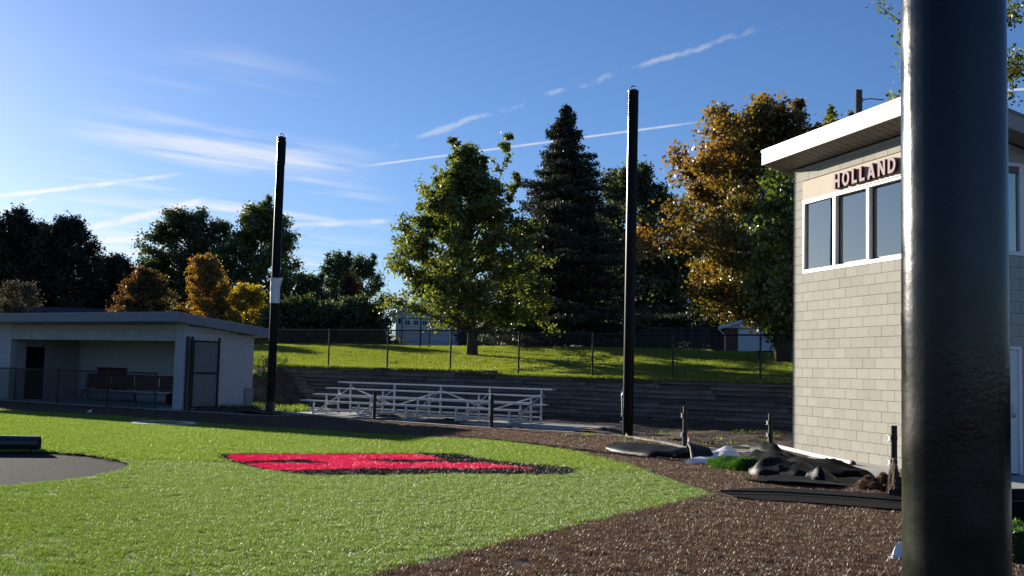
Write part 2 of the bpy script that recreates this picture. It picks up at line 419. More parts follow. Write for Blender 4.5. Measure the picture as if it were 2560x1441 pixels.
# --- turf fibres: tufts instanced on points
def tuft_mesh(name, m_, n, rad, h, w, seed, lean=.25, spread=.35):
    r = np.random.default_rng(seed)
    a = r.uniform(0, 6.283, n); q = rad * np.sqrt(r.uniform(0, 1, n)); bx, by = q * np.cos(a), q * np.sin(a)
    hh = h * r.uniform(.65, 1.1, n); az = r.uniform(0, 6.283, n); wv = w * r.uniform(.7, 1.2, n)
    tx = lean * hh + spread * hh * r.normal(0, 1, n); ty = spread * hh * r.normal(0, 1, n)
    V = np.zeros((n, 5, 3)); ca, sa = np.cos(az) * wv / 2, np.sin(az) * wv / 2
    V[:, 0] = np.stack([bx - ca, by - sa, 0 * bx], -1); V[:, 1] = np.stack([bx + ca, by + sa, 0 * bx], -1)
    mx, my = bx + tx * .4, by + ty * .4
    V[:, 2] = np.stack([mx + ca * .9, my + sa * .9, hh * .6], -1); V[:, 3] = np.stack([mx - ca * .9, my - sa * .9, hh * .6], -1)
    V[:, 4] = np.stack([bx + tx, by + ty, hh], -1)
    b = np.arange(n)[:, None] * 5
    F = np.concatenate([b + np.array([[0, 1, 2]]), b + np.array([[0, 2, 3]]), b + np.array([[3, 2, 4]])], 0)
    lc = np.repeat(r.uniform(0, 1, n), 5)
    return np_mesh(name, V.reshape(-1, 3), F, m_, lc)
def scatter(name, pts, me, yaw, yaw_rand, smin, smax, seed, label=None):
    """stuff: one object whose geometry nodes put a tuft on every point"""
    src = bpy.data.objects.new(name + '_tuft', me)
    pm = bpy.data.meshes.new(name); pm.vertices.add(len(pts)); pm.vertices.foreach_set('co', np.ascontiguousarray(pts, dtype=np.float32).ravel())
    o = link(name, pm); struct(o, 'stuff')
    ng = bpy.data.node_groups.new(name, 'GeometryNodeTree'); N = ng.nodes; L = ng.links
    ng.interface.new_socket('Geometry', in_out='INPUT', socket_type='NodeSocketGeometry'); ng.interface.new_socket('Geometry', in_out='OUTPUT', socket_type='NodeSocketGeometry')
    gi = N.new('NodeGroupInput'); go = N.new('NodeGroupOutput')
    ip = N.new('GeometryNodeInstanceOnPoints'); oi = N.new('GeometryNodeObjectInfo'); oi.inputs['Object'].default_value = src; oi.inputs['As Instance'].default_value = True
    rv = N.new('FunctionNodeRandomValue'); rv.data_type = 'FLOAT_VECTOR'; rv.inputs[0].default_value = (-.12, -.12, yaw - yaw_rand); rv.inputs[1].default_value = (.12, .12, yaw + yaw_rand); rv.inputs['Seed'].default_value = seed
    rs = N.new('FunctionNodeRandomValue'); rs.data_type = 'FLOAT'; rs.inputs[2].default_value = smin; rs.inputs[3].default_value = smax; rs.inputs['Seed'].default_value = seed + 1
    L.new(gi.outputs[0], ip.inputs['Points']); L.new(oi.outputs['Geometry'], ip.inputs['Instance'])
    L.new(rv.outputs[0], ip.inputs['Rotation']); L.new(rs.outputs[1], ip.inputs['Scale']); L.new(ip.outputs[0], go.inputs[0])
    md = o.modifiers.new('scatter', 'NODES'); md.node_group = ng
    return o
def zone_points(outer, holes, dens, seed, ymax=46, ymin=6.0, z=0.0):
    """random points in a zone, only inside a wide fan before the camera, thinned with distance"""
    r = np.random.default_rng(seed); out = []
    y = ymin
    while y < ymax:
        dy = max(.5, y * .08); hw = y * .62 + 1.5
        n = int(2 * hw * dy * dens(y + dy / 2))
        X = r.uniform(-hw, hw, n); Y = r.uniform(y, y + dy, n)
        k = inside(outer, X, Y)
        for h in holes: k &= ~inside(h, X, Y)
        out.append(np.stack([X[k], Y[k], np.full(k.sum(), z)], -1)); y += dy
    return np.concatenate(out)
FG = foliage('turf_green_fibre', (.062, .115, .016), (.150, .225, .034), (.32, .38, .115), .42, .06, .42)
FB = foliage('turf_brown_fibre', (.045, .024, .013), (.090, .050, .029), (.21, .14, .095), .3, .06, .42)
FK = foliage('turf_black_fibre', (.006, .006, .007), (.009, .009, .009), (.022, .022, .02), .1, .07, .4)
FR = foliage('turf_red_fibre', (.46, .010, .055), (.62, .016, .085), (.74, .04, .14), .3, .07, .35)
dn = lambda y: 290 * min(1, (12.0 / y) ** 1.35)
sunyaw = math.atan2(sun_dir.y, sun_dir.x)
TG = tuft_mesh('green_tuft', FG, 40, .075, .027, .0036, 1, .5, .4)
TGF = tuft_mesh('green_tuft_far', FG, 60, .16, .030, .006, 2, .5, .4)
TB = tuft_mesh('brown_tuft', FB, 40, .07, .030, .0036, 3, .1, .5)
TK = tuft_mesh('black_tuft', FK, 30, .075, .027, .0042, 4)
TR = tuft_mesh('red_tuft', FR, 34, .075, .027, .0042, 5)
YS = G(900, 1163).y
gp = zone_points(GREEN, [GREY, LOGO], dn, 21, 46)
rr0 = np.hypot(gp[:, 0] - RC.x, gp[:, 1] - RC.y); gp = gp[(rr0 > RO + .1) | (rr0 < RI - .16)]
gp = gp[np.abs(gp[:, 1] - YS - .02 * gp[:, 0]) > .022]; nearm = gp[:, 1] < YS + .02 * gp[:, 0]
scatter('green_turf_fibres_near', gp[nearm], TG, R(60), .9, .8, 1.25, 1)
scatter('green_turf_fibres_far', gp[~nearm], TGF, R(-80), .9, .8, 1.2, 2)
scatter('brown_turf_fibres', zone_points(FIELD, [GREEN], lambda y: 200 * min(1, (12.0 / y) ** 1.2), 22, 40), TB, 0, 3.14, .8, 1.3, 3)
scatter('black_turf_fibres', zone_points(LOGO, [RED], lambda y: 190, 23, 26), TK, R(-80), 1.2, .8, 1.2, 4)
FWH = foliage('turf_white_fibre', (.6, .6, .6), (.7, .7, .7), (.8, .8, .8), .3, .05, .4)
TW = tuft_mesh('white_tuft', FWH, 40, .035, .032, .006, 7, .1, .3)
ra = np.random.default_rng(8); aa = ra.uniform(0, 6.283, 1500); rad_ = ra.uniform(RI, RO, 1500)
scatter('white_circle_fibres', np.stack([RC.x + rad_ * np.cos(aa), RC.y + rad_ * np.sin(aa), 0 * aa], -1), TW, 0, 3.14, .8, 1.2, 9)
scatter('red_turf_fibres', zone_points(RED, [], lambda y: 200, 24, 26), TR, R(-80), 1.2, .8, 1.2, 5)
# lawn grass
FL = foliage('lawn_blade', (.095, .14, .017), (.20, .26, .03), (.37, .39, .07), .5, .05, .4)
TL = tuft_mesh('lawn_tuft', FL, 60, .2, .10, .012, 6, .1, .45)
r_ = np.random.default_rng(9); n_ = 60000
ls = r_.uniform(-26, 20, n_); lw = np.abs(r_.uniform(0, 1, n_)) * 24
kp = (vnoise(ls * 1.3, lw * 2.6, 31) + .6 * vnoise(ls * 4, lw * 6, 32) + r_.normal(0, .25, n_)) > -.85; ls, lw = ls[kp], lw[kp]
LP_ = np.array([[*xy(wl(a, b)), terrain(a, b + .001) - .01] for a, b in zip(ls, lw)])
scatter('lawn_grass', LP_, TL, 0, 3.14, .6, 1.25, 6)

# ================================================================== PRESS BOX
BLK = mat('split_block', (.38, .36, .305), .9, .2, noise=(26, .16), bump=(110, .35, .004), objrand=.07)
BLKD = mat('block_joint', (.16, .145, .12), .95, .1)
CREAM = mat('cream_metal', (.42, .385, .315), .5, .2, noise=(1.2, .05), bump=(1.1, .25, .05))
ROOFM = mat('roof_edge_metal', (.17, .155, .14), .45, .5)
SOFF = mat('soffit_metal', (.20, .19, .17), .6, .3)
def glass_mat():
    mt = bpy.data.materials.new('window_glass'); mt.use_nodes = True; nt = mt.node_tree; N = nt.nodes; L = nt.links; N.clear()
    t = N.new('ShaderNodeBsdfTransparent'); t.inputs[0].default_value = (.30, .33, .36, 1)
    g = N.new('ShaderNodeBsdfGlossy'); g.inputs['Roughness'].default_value = .015; g.inputs['Color'].default_value = (.74, .71, .62, 1)
    n = N.new('ShaderNodeTexNoise'); n.inputs['Scale'].default_value = 1.3; b = N.new('ShaderNodeBump'); b.inputs['Strength'].default_value = .04; b.inputs['Distance'].default_value = .02
    L.new(n.outputs[0], b.inputs['Height']); L.new(b.outputs[0], g.inputs['Normal'])
    f = N.new('ShaderNodeFresnel'); f.inputs['IOR'].default_value = 1.7
    a = N.new('ShaderNodeMath'); a.operation = 'MULTIPLY_ADD'; a.inputs[1].default_value = .9; a.inputs[2].default_value = .36; a.use_clamp = True; L.new(f.outputs[0], a.inputs[0])
    m_ = N.new('ShaderNodeMixShader'); L.new(a.outputs[0], m_.inputs[0]); L.new(t.outputs[0], m_.inputs[1]); L.new(g.outputs[0], m_.inputs[2])
    o = N.new('ShaderNodeOutputMaterial'); L.new(m_.outputs[0], o.inputs[0]); return mt
GLASS = glass_mat()
CH = .2032; BL_, BW_ = 5.28, 8.0                            # course height, length of the lit side, width of the front
ZS = 6.19; RS = .27                                         # soffit height at the lit wall, roof fall
pb = thing('press_box', 'two storey tan block press box with HOLLAND letters above its windows', 'building', BO, BANG)
mb = MB()                                                   # core just behind the block faces: mortar
WZ0, WZ1 = 19 * CH, 29 * CH; WY0, WY1 = .41, BL_ - .41      # window opening, lit side
FX0, FX1, FZ1 = .41, 2.25, 27 * CH + .04                                # window opening, front
DX0, DX1, DZ1 = .42, 1.43, 2.26                             # door opening
e = .014
def wall_x(mb, x0, x1, y0, y1, z0, z1): mb.box(x0, x1, y0, y1, z0, z1)
mb.box(e, .2, e, BL_ - e, -.2, WZ0 - e); mb.box(e, .2, e, WY0 - e, WZ0 - e, ZS); mb.box(e, .2, WY1 + e, BL_ - e, WZ0 - e, ZS); mb.box(e, .2, WY0 - e, WY1 + e, WZ1 + e, ZS)
mb.box(.2, DX0 - e, e, .2, -.2, WZ0); mb.box(DX1 + e, BW_, e, .2, -.2, WZ0); mb.box(DX0 - e, DX1 + e, e, .2, DZ1 + e, WZ0)
mb.box(.2, FX0 - e, e, .2, WZ0, ZS - .1); mb.box(FX1 + e, BW_, e, .2, WZ0, ZS - 2.1); mb.box(FX0 - e, FX1 + e, e, .2, FZ1 + e, ZS - .85)
mb.box(.2, BW_, BL_ - .2, BL_ - e, -.2, ZS - .3); mb.box(BW_ - .2, BW_, .2, BL_ - .2, -.2, ZS - 2.3)
mb.box(.2, BW_ - .2, .2, BL_ - .2, 2.9, 3.1)
mb.build('wall', BLKD, pb)
mb = MB()
for (q0, q1, zb_) in ((.2, FX1 + .016, FZ1 + .016), (FX1 + .016, BW_ - .01, WZ0 + .02)):
    zl = ZS - RS * q0; zr = ZS - RS * q1
    mb.add([(q0, .018, zb_), (q1, .018, zb_), (q1, .018, max(zr, zb_)), (q0, .018, zl), (q0, .19, zb_), (q1, .19, zb_), (q1, .19, max(zr, zb_)), (q0, .19, zl)], [(0, 1, 2, 3), (4, 7, 6, 5), (0, 4, 5, 1), (1, 5, 6, 2), (2, 6, 7, 3), (3, 7, 4, 0)])
mb.build('gable_infill', BLK, pb)
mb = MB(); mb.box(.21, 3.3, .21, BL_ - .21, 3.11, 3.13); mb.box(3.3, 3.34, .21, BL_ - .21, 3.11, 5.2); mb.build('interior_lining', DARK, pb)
# blocks
j = .0035
def blockmesh(w, h, d, nm):
    m_ = MB(); b_ = .004
    m_.add([(-w / 2, 0, -h / 2), (w / 2, 0, -h / 2), (w / 2, 0, h / 2), (-w / 2, 0, h / 2), (-w / 2 - 0, d, -h / 2), (w / 2, d, -h / 2), (w / 2, d, h / 2), (-w / 2, d, h / 2)],
           [(0, 1, 2, 3), (0, 4, 5, 1), (1, 5, 6, 2), (2, 6, 7, 3), (3, 7, 4, 0), (4, 7, 6, 5)])
    return m_.mesh(nm, BLK)
BM = {}
def blk_mesh(w, h=CH):
    k = (round(w, 3), round(h, 3))
    if k not in BM: BM[k] = blockmesh(w - 2 * j, h - 2 * j, .05, 'block')
    return BM[k]
rr = random.Random(3)
spare = MB()
nblk = 0
for r in range(31):                                         # lit side: local x = 0 plane, runs from the far corner (y = BL_) to the near one
    z0 = r * CH; h = min(CH, ZS - z0)
    if h < .02: break
    edges = [0.0] + ([.4062 * k for k in range(1, 13)] if r % 2 == 0 else [.2031 + .4062 * k for k in range(13)]) + [BL_]
    for a, b in zip(edges[:-1], edges[1:]):
        if b - a < .03: continue
        spans = [(a, b)]
        if 19 <= r < 29:
            spans = [(a, min(b, .41))] if a < .40 else ([(max(a, BL_ - .41), b)] if b > BL_ - .40 else [])
        for a2, b2 in spans:
            if b2 - a2 < .03: continue
            yc = BL_ - (a2 + b2) / 2; dep = rr.uniform(-.0015, .0015)
            if a2 < 4.3:
                o = link('block', blk_mesh(b2 - a2, h), pb, (dep, yc, z0 + h / 2)); o.rotation_euler = (0, 0, R(-90)); nblk += 1
            else:
                spare.box(dep, .05, yc - (b2 - a2) / 2 + j, yc + (b2 - a2) / 2 - j, z0 + j, z0 + h - j)
for r in range(31):                                         # front
    z0 = r * CH; edges = [0.05] + [(.4062 if r % 2 else .2031) + .4062 * k for k in range(19)]
    for a, b in zip(edges[:-1], edges[1:]):
        top = ZS - RS * b - .02
        if z0 + CH > top or b > BW_: continue
        if z0 < DZ1 - .05 and a < DX1 and b > DX0:
            if a < DX0 - .05: b = DX0
            elif b > DX1 + .05: a = DX1
            else: continue
        if 19 * CH - .01 < z0 < FZ1 - .05 and a < FX1 and b > FX0:
            if a < FX0 - .05: b = FX0
            elif b > FX1 + .05: a = FX1
            else: continue
        spare.box(a + j, b - j, 0, .05, z0 + j, z0 + CH - j)
struct(spare.build('block_courses', BLK, pb), 'stuff')
# lit side windows: t = distance from the far corner
def tL(u, z=4.6):
    d = ray(u, 700); a = d.x / d.y; F0 = bp(0, BL_); k = -BY
    return (a * F0.y - F0.x) / (k.x - a * k.y)
def window(parent, units, z0, z1, axis, depth=.03):
    """units = list of (t0, t1, sliding) along the wall; axis = function (t, depth, z) -> local point"""
    fw = .055
    wroot = None
    t0, t1 = units[0][0], units[-1][1]
    fr = MB()
    def bx(mb, a, b, d0, d1, za, zb):
        p = axis(a, d0, za); q = axis(b, d1, zb)
        mb.box(min(p[0], q[0]), max(p[0], q[0]), min(p[1], q[1]), max(p[1], q[1]), za, zb)
    bx(fr, t0, t1, -.012, .10, z0, z0 + .075); bx(fr, t0, t1, -.012, .10, z1 - .06, z1)
    bx(fr, t0, t0 + fw, -.0125, .10, z0 + .075, z1 - .06); bx(fr, t1 - fw, t1, -.0125, .10, z0 + .075, z1 - .06)
    wn = fr.build('window', WHITE, parent)
    for i, (a, b, sl_) in enumerate(units):
        if i: f2 = MB(); bx(f2, a - .045, a + .045, -.011, .10, z0 + .075, z1 - .06); f2.build('mullion', WHITE, wn)
        aa = a + (.045 if i else fw); bb = b - (.045 if i < len(units) - 1 else fw)
        if sl_:
            s_ = MB(); bx(s_, aa, aa + .035, .072, .094, z0 + .075, z1 - .06); bx(s_, bb - .035, bb, .072, .094, z0 + .075, z1 - .06); bx(s_, aa + .035, bb - .035, .072, .094, z0 + .075, z0 + .115); bx(s_, aa + .035, bb - .035, .072, .094, z1 - .1, z1 - .06)
            s_.build('sash', BLACKM if sl_ == 2 else WHITE, wn)
        g = MB(); dd = .082 if sl_ else .045
        bx(g, aa + .001, bb - .001, dd, dd + .006, z0 + .076, z1 - .061); g.build('pane', GLASS, wn)
    return wn
sideax = lambda t, d, z: (d, BL_ - t, z)
T = [tL(2012), tL(2085.5), tL(2170)]
w1 = T[2] - T[1]
window(pb, [(WY0 + .0, T[1], 0), (T[1], T[2], 2), (T[2], T[2] + w1 * .98, 2), (T[2] + w1 * .98, BL_ - .41, 0)], WZ0 + .005, 5.435, sideax)
frontax = lambda t, d, z: (t, d, z)
window(pb, [(FX0, FX0 + 1.06, 0), (FX0 + 1.06, FX1, 2)], WZ0 + .005, FZ1 - .01, frontax)
# sign panel and letters
mb = MB(); mb.box(-.02, .03, WY0, WY1, 5.45, 5.872); sp = mb.build('sign_panel', mat('sign_cream', (.50, .43, .33), .75, .15, noise=(1.5, .06)), pb)
mb = MB(); mb.box(-.035, .03, WY0, WY1, 5.436, 5.449); mb.build('flashing', ROOFM, sp)
LF = mat('letter_face', (.40, .32, .335), .75, .15); LSIDE = mat('letter_side', (.12, .012, .016), .5, .4)
GLY = {  # outlines in a 0..1 high box, (outer, holes)
 'H': (.74, [(0, 0), (.22, 0), (.22, .40), (.52, .40), (.52, 0), (.74, 0), (.74, 1), (.52, 1), (.52, .60), (.22, .60), (.22, 1), (0, 1)], []),
 'L': (.58, [(0, 0), (.58, 0), (.58, .2), (.22, .2), (.22, 1), (0, 1)], []),
 'A': (.84, [(0, 0), (.23, 0), (.29, .2), (.55, .2), (.61, 0), (.84, 0), (.54, 1), (.30, 1)], [[(.345, .38), (.42, .66), (.495, .38)]]),
 'N': (.76, [(0, 0), (.21, 0), (.21, .60), (.55, 0), (.76, 0), (.76, 1), (.55, 1), (.55, .40), (.21, 1), (0, 1)], []),
}
def arc(cx, cy, rx, ry, a0, a1, n): return [(cx + rx * math.cos(R(a0 + (a1 - a0) * k / n)), cy + ry * math.sin(R(a0 + (a1 - a0) * k / n))) for k in range(n + 1)]
GLY['O'] = (.84, arc(.42, .5, .42, .51, 0, 360, 28)[:-1], [arc(.42, .5, .20, .31, 0, 360, 28)[:-1]])
GLY['D'] = (.78, [(0, 0)] + arc(.33, .5, .45, .5, -90, 90, 16) + [(0, 1)], [[(.22, .2)] + arc(.33, .5, .23, .3, -90, 90, 16) + [(.22, .8)]])
def glyph_mesh(ch, hgt, dep):
    wd, outer, holes = GLY[ch]; loops = [outer] + holes
    fl = [q for l in loops for q in l]; n = len(fl)
    tri = tessellate_polygon([[Vector((a, b, 0)) for a, b in l] for l in loops])
    m_ = MB(); vs = [(a * hgt, 0, b * hgt) for a, b in fl] + [(a * hgt, dep, b * hgt) for a, b in fl]; fs = []; mi = []
    for t in tri:
        a, b, c = [Vector((fl[i][0], fl[i][1], 0)) for i in t]
        if (b - a).cross(c - a).z < 0: t = (t[0], t[2], t[1])
        fs.append(tuple(t)); mi.append(0)
    k = 0
    for l in loops:
        ar = sum(l[i][0] * l[(i + 1) % len(l)][1] - l[(i + 1) % len(l)][0] * l[i][1] for i in range(len(l)))
        for i in range(len(l)):
            a, b = k + i, k + (i + 1) % len(l); q = (a, a + n, b + n, b); fs.append(q if (ar > 0) == (l is outer) else q[::-1]); mi.append(1)
        k += len(l)
    m_.add(vs, fs); m_.mi = mi
    return m_.mesh('letter', [LF, LSIDE]), wd * hgt
t = tL(2093); tend = tL(2250); word = 'HOLLAND'; LH = .300
wsum = sum(GLY[c][0] for c in word); gap = (tend - t - wsum * LH * 1.02) / 6
for c in word:
    me, wd = glyph_mesh(c, LH, .065)
    o = link('letter', me, sp, (-.095, BL_ - t, 5.505)); o.rotation_euler = (0, 0, R(-90)); o.scale = (1.02, 1, 1)
    t += wd * 1.02 + gap
mb = MB(); mb.box(-.03, -.021, BL_ - tend, BL_ - tL(2093), 5.54, 5.56); mb.build('letter_rail', LSIDE, sp)
# roof: sheds down to the right
ov, oe, of_ = .56, .42, .55
mb = MB()
def rz(x): return ZS + .02 - RS * x
xa, xb, ya, yb = -ov, BW_ + .4, -of_, BL_ + oe
def slab(mb, x0, x1, y0, y1, d0, d1, mi=0):
    mb.add([(x0, y0, rz(x0) + d0), (x1, y0, rz(x1) + d0), (x1, y1, rz(x1) + d0), (x0, y1, rz(x0) + d0), (x0, y0, rz(x0) + d1), (x1, y0, rz(x1) + d1), (x1, y1, rz(x1) + d1), (x0, y1, rz(x0) + d1)],
           [(0, 3, 2, 1), (4, 5, 6, 7), (0, 1, 5, 4), (1, 2, 6, 5), (2, 3, 7, 6), (3, 0, 4, 7)], mi)
slab(mb, xa + .03, xb - .03, ya + .03, yb - .03, .03, .255)
roof = mb.build('roof', ROOFM, pb)
mb = MB(); n = 0
yy = ya + .04
while yy < yb - .04:
    slab(mb, xa + .03, -.002, yy, min(yy + .118, yb - .04), .004 + .006 * (n % 2), .029); yy += .12; n += 1
xx = .002
while xx < xb - .05:
    slab(mb, xx, min(xx + .118, xb - .04), ya + .03, -.002, .004 + .006 * (n % 2), .029); xx += .12; n += 1
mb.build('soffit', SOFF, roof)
mb = MB(); slab(mb, xa, xa + .029, ya, yb, -.012, .262)
fo = mb.mesh('fascia', CREAM); bm = bmesh.new(); bm.from_mesh(fo); bmesh.ops.subdivide_edges(bm, edges=bm.edges[:], cuts=1); bm.to_mesh(fo); bm.free()
link('fascia', fo, roof)
mb = MB(); slab(mb, xa + .03, xb, ya, ya + .029, -.012, .262); mb.build('fascia', mat('shade_fascia', (.30, .275, .24), .5, .4), roof)  # front fascia: cream metal again, its shade put into a darker colour
mb = MB(); slab(mb, xa + .03, xb, yb - .029, yb, -.012, .262); mb.build('fascia', CREAM, roof)
mb = MB(); slab(mb, xa - .012, xb + .01, ya - .012, yb + .012, .263, .318); mb.build('drip_edge', ROOFM, roof)
# door
mb = MB(); fm = .05
mb.box(DX0, DX0 + fm, -.008, .12, .03, DZ1); mb.box(DX1 - fm, DX1, -.008, .12, .03, DZ1); mb.box(DX0 + fm, DX1 - fm, -.008, .12, DZ1 - fm, DZ1); dr = mb.build('door_frame', WHITE, pb)
mb = MB(); mb.box(DX0 + fm + .004, DX1 - fm - .004, .03, .075, .05, DZ1 - fm - .004); d_ = mb.build('door', mat('door_paint', (.60, .62, .62), .5, .4, noise=(2, .08)), pb)
mb = MB(); mb.box(DX0 + .02, DX1 - .02, -.03, .12, -.02, .029); mb.build('threshold', ROOFM, pb)
hx = DX1 - fm - .11
mb = MB(); mb.box(hx - .03, hx + .03, .012, .029, 1.02, 1.10); mb.tube([(hx, .014, 1.06), (hx, -.03, 1.06), (hx - .02, -.035, 1.06), (hx - .13, -.035, 1.055)], .011, 8); mb.build('lever_handle', GALV, d_, True)
mb = MB(); mb.box(hx - .025, hx + .025, .008, .029, 1.14, 1.24); mb.build('keypad_lock', GALV, d_)
for zz, an in ((1.85, 20), (1.32, -30)):
    mb = MB(); mb.box(-.025, .025, -.006, .006, -.012, .012); o = mb.build('tape_mark', DARK, d_, loc=(hx - .22, .022, zz)); o.rotation_euler = (0, R(an), 0)
# weep holes along the first joint of the lit side
mb = MB()
for k in range(14):
    mb.box(-.004, .02, .45 + .33 * k, .468 + .33 * k, CH - .008, CH + .008)
mb.build('weep_hole', DARK, pb)

# ================================================================== DUGOUT
DBK = mat('painted_block', (.40, .42, .44), .8, .25, noise=(9, .10), bump=(80, .2, .004), objrand=.035)
DJT = mat('painted_joint', (.33, .35, .37), .85, .2)
DFAS = mat('blue_grey_fascia', (.17, .19, .235), .5, .4, noise=(2, .12))
DCON = mat('cast_lintel', (.37, .39, .38), .85, .2, noise=(1.6, .22))
dr_ = thing('dugout', 'low grey block dugout with flat sloping roof and long red backed bench', 'building', DUG, TH)
LD, DD, DH = 13.9, 3.3, 2.92                                # length, depth, wall height at the front
XO0, XO1 = -9.55, -.42                                      # opening
def dh(y): return DH - .085 * y                             # roof falls to the back
mb = MB(); ee = .008
mb.box(-.2 + 0, -ee, .2, DD - ee, -.1, dh(DD) - .01); mb.box(XO1 + ee, -ee, ee, .2, -.1, DH - .03)
mb.box(-LD, -.2, DD - .2, DD - ee, -.1, dh(DD) - .01)
mb.box(-LD + .0, XO0 - ee, ee, .2, -.1, DH - .03); mb.box(-LD, -LD + .2, .2, DD - .2, -.1, dh(DD) - .05)
mb.build('wall', DJT, dr_)
PTW = mat('partition_paint', (.30, .29, .31), .85, .2, noise=(2.5, .12))
mb = MB(); px0, px1 = XO0 - .2, XO0                         # partition with its doorway
mb.box(px0, px1, .2, .62, -.1, dh(.6) - .02); mb.box(px0, px1, 1.62, DD - .2, -.1, dh(DD) - .02); mb.box(px0, px1, .62, 1.62, 2.12, dh(1.6) - .02); mb.build('partition', PTW, dr_)
mb = MB(); mb.box(px1 - .1, px1 + .012, .62, .67, .03, 2.12); mb.box(px1 - .1, px1 + .012, 1.57, 1.62, .03, 2.12); mb.box(px1 - .1, px1 + .012, .67, 1.57, 2.07, 2.12); mb.build('door_frame', PTW, dr_)
mb = MB(); mb.box(px0 + .02, px0 + .05, .67, 1.57, .03, 2.07); mb.build('door', DARK, dr_)  # dark panel in the doorway; the room's shade put into its colour
# blocks of the end wall and pillars
DM = {}
def dmesh(w, h=CH):
    k = (round(w, 3), round(h, 3))
    if k not in DM:
        m_ = MB(); m_.box(-w / 2 + .004, w / 2 - .004, 0, .05, -h / 2 + .004, h / 2 - .004); DM[k] = m_.mesh('block', DBK)
    return DM[k]
for r in range(15):
    z0 = r * CH
    ed = [0] + ([.4062 * k for k in range(1, 9)] if r % 2 else [.2031 + .4062 * k for k in range(8)]) + [DD]
    for a, b in zip(ed[:-1], ed[1:]):
        h = min(CH, dh(b) - z0)
        if b - a < .03 or h < .05: continue
        o = link('block', dmesh(b - a, h), dr_, (.001, (a + b) / 2, z0 + h / 2)); o.rotation_euler = (0, 0, R(90))
    h = min(CH, DH - z0)
    if h > .05:
        link('block', dmesh(.42, h), dr_, (-.21, 0, z0 + h / 2))
        for k in range(3):
            link('block', dmesh(.4062 if r % 2 or k else .2031, h), dr_, (XO0 - (.2031 + .4062 * k if r % 2 else (.1015 if k == 0 else .4062 * k)), 0, z0 + h / 2))
mb = MB()                                                   # back wall seen under the roof: joined courses
for r in range(14):
    z0 = r * CH; h = min(CH, dh(DD) - z0 - .02)
    xx = XO0 + (0 if r % 2 else .2031)
    if h < .05: continue
    while xx < -.25:
        mb.box(xx + .002, min(xx + .4062, -.21) - .002, DD - .206, DD - .2, z0 + .002, z0 + h - .002); xx += .4062
struct(mb.build('back_wall_courses', DBK, dr_), 'stuff')
mb = MB(); mb.box(XO0, -4.4, -.012, .19, 2.33, 2.66); mb.build('lintel', DCON, dr_)
mb = MB(); mb.box(-4.392, XO1, -.012, .19, 2.33, 2.66); mb.build('lintel', DCON, dr_)
mb = MB(); mb.box(XO0, XO1, .02, .18, 2.66, DH - .03); mb.build('top_plate', mat('tan_trim', (.36, .34, .29), .8, .2), dr_)
# roof
def dslab(mb, x0, x1, y0, y1, d0, d1):
    z = lambda y: dh(y)
    mb.add([(x0, y0, z(y0) + d0), (x1, y0, z(y0) + d0), (x1, y1, z(y1) + d0), (x0, y1, z(y1) + d0), (x0, y0, z(y0) + d1), (x1, y0, z(y0) + d1), (x1, y1, z(y1) + d1), (x0, y1, z(y1) + d1)],
           [(0, 3, 2, 1), (4, 5, 6, 7), (0, 1, 5, 4), (1, 2, 6, 5), (2, 3, 7, 6), (3, 0, 4, 7)])
fo_, so_, bo_ = .72, .40, .5
mb = MB(); dslab(mb, -LD - .3, so_, -fo_, DD + bo_, .02, .22); rf = mb.build('roof', DFAS, dr_)
mb = MB(); dslab(mb, -LD - .3, so_ - .03, -fo_ + .03, DD + bo_ - .03, -.004, .0195); mb.build('soffit', mat('tan_soffit', (.40, .38, .33), .8, .2), rf)
mb = MB(); dslab(mb, -LD - .33, so_ + .03, -fo_ - .03, -fo_ - .001, -.02, .235); dslab(mb, so_ + .001, so_ + .03, -fo_ - .001, DD + bo_, -.02, .235); mb.build('fascia', DFAS, rf)
mb = MB(); dslab(mb, -LD - .35, so_ + .045, -fo_ - .045, DD + bo_ + .02, .236, .30); mb.build('gravel_stop', mat('roof_cap', (.21, .23, .28), .5, .4), rf)
# meter panel on the end wall
mb = MB(); mb.box(.052, .09, DD - .42, DD - .04, .18, .75); mb.build('access_panel', mat('panel_grey', (.20, .23, .27), .6, .4), dr_)
# bench inside
REDB = mat('red_board', (.10, .016, .022), .5, .4, noise=(4, .2)); BRB = mat('brown_board', (.11, .055, .048), .6, .3, noise=(5, .2))
bn = thing('dugout_bench', 'long bench with slatted brown back and red top board inside the dugout', 'bench', dg(0, 0), TH)
bx0, bx1 = max(XO0 + .25, (lambda d, O: ((d.x / d.y) * O.y - O.x) / (dF.x - (d.x / d.y) * dF.y))(ray(150, 960), dg(0, 2.8))), -.5; by = DD - .22
for k in range(7):
    mb = MB(); mb.box(bx0 + .5, bx1, by - .14 - .012 * k, by - .105 - .012 * k, 1.0 - .078 * k, 1.07 - .078 * k)
    mb.build('back_slat', REDB if k == 0 else BRB, bn)
for k in range(2):
    mb = MB(); mb.box(bx0, bx1, by - .50 + .16 * k, by - .36 + .16 * k, .42, .46); mb.build('seat_plank', ALU, bn)
for k in range(6):
    x = bx0 + .6 + k * 1.4
    mb = MB(); mb.box(x, x + .05, by - .46, by - .41, .035, .42); mb.build('leg', GALV, bn)
    mb = MB(); mb.box(x, x + .05, by - .2, by - .1, .035, .99); mb.build('support', GALV, bn)
    mb = MB(); mb.box(x, x + .05, by - .46, by - .15, .36, .415); mb.build('bracket', GALV, bn)
cb = thing('equipment_cubby', 'dark red open topped cubby box standing behind the dugout bench', 'cubby', dg(bx0 + .95, DD - .215), TH)
mb = MB(); mb.box(0, 1.75, -.02, .0, .035, 1.30); mb.build('front_panel', REDB, cb)
mb = MB(); mb.box(0, .03, .001, .012, .035, 1.30); mb.build('side_panel', BRB, cb)
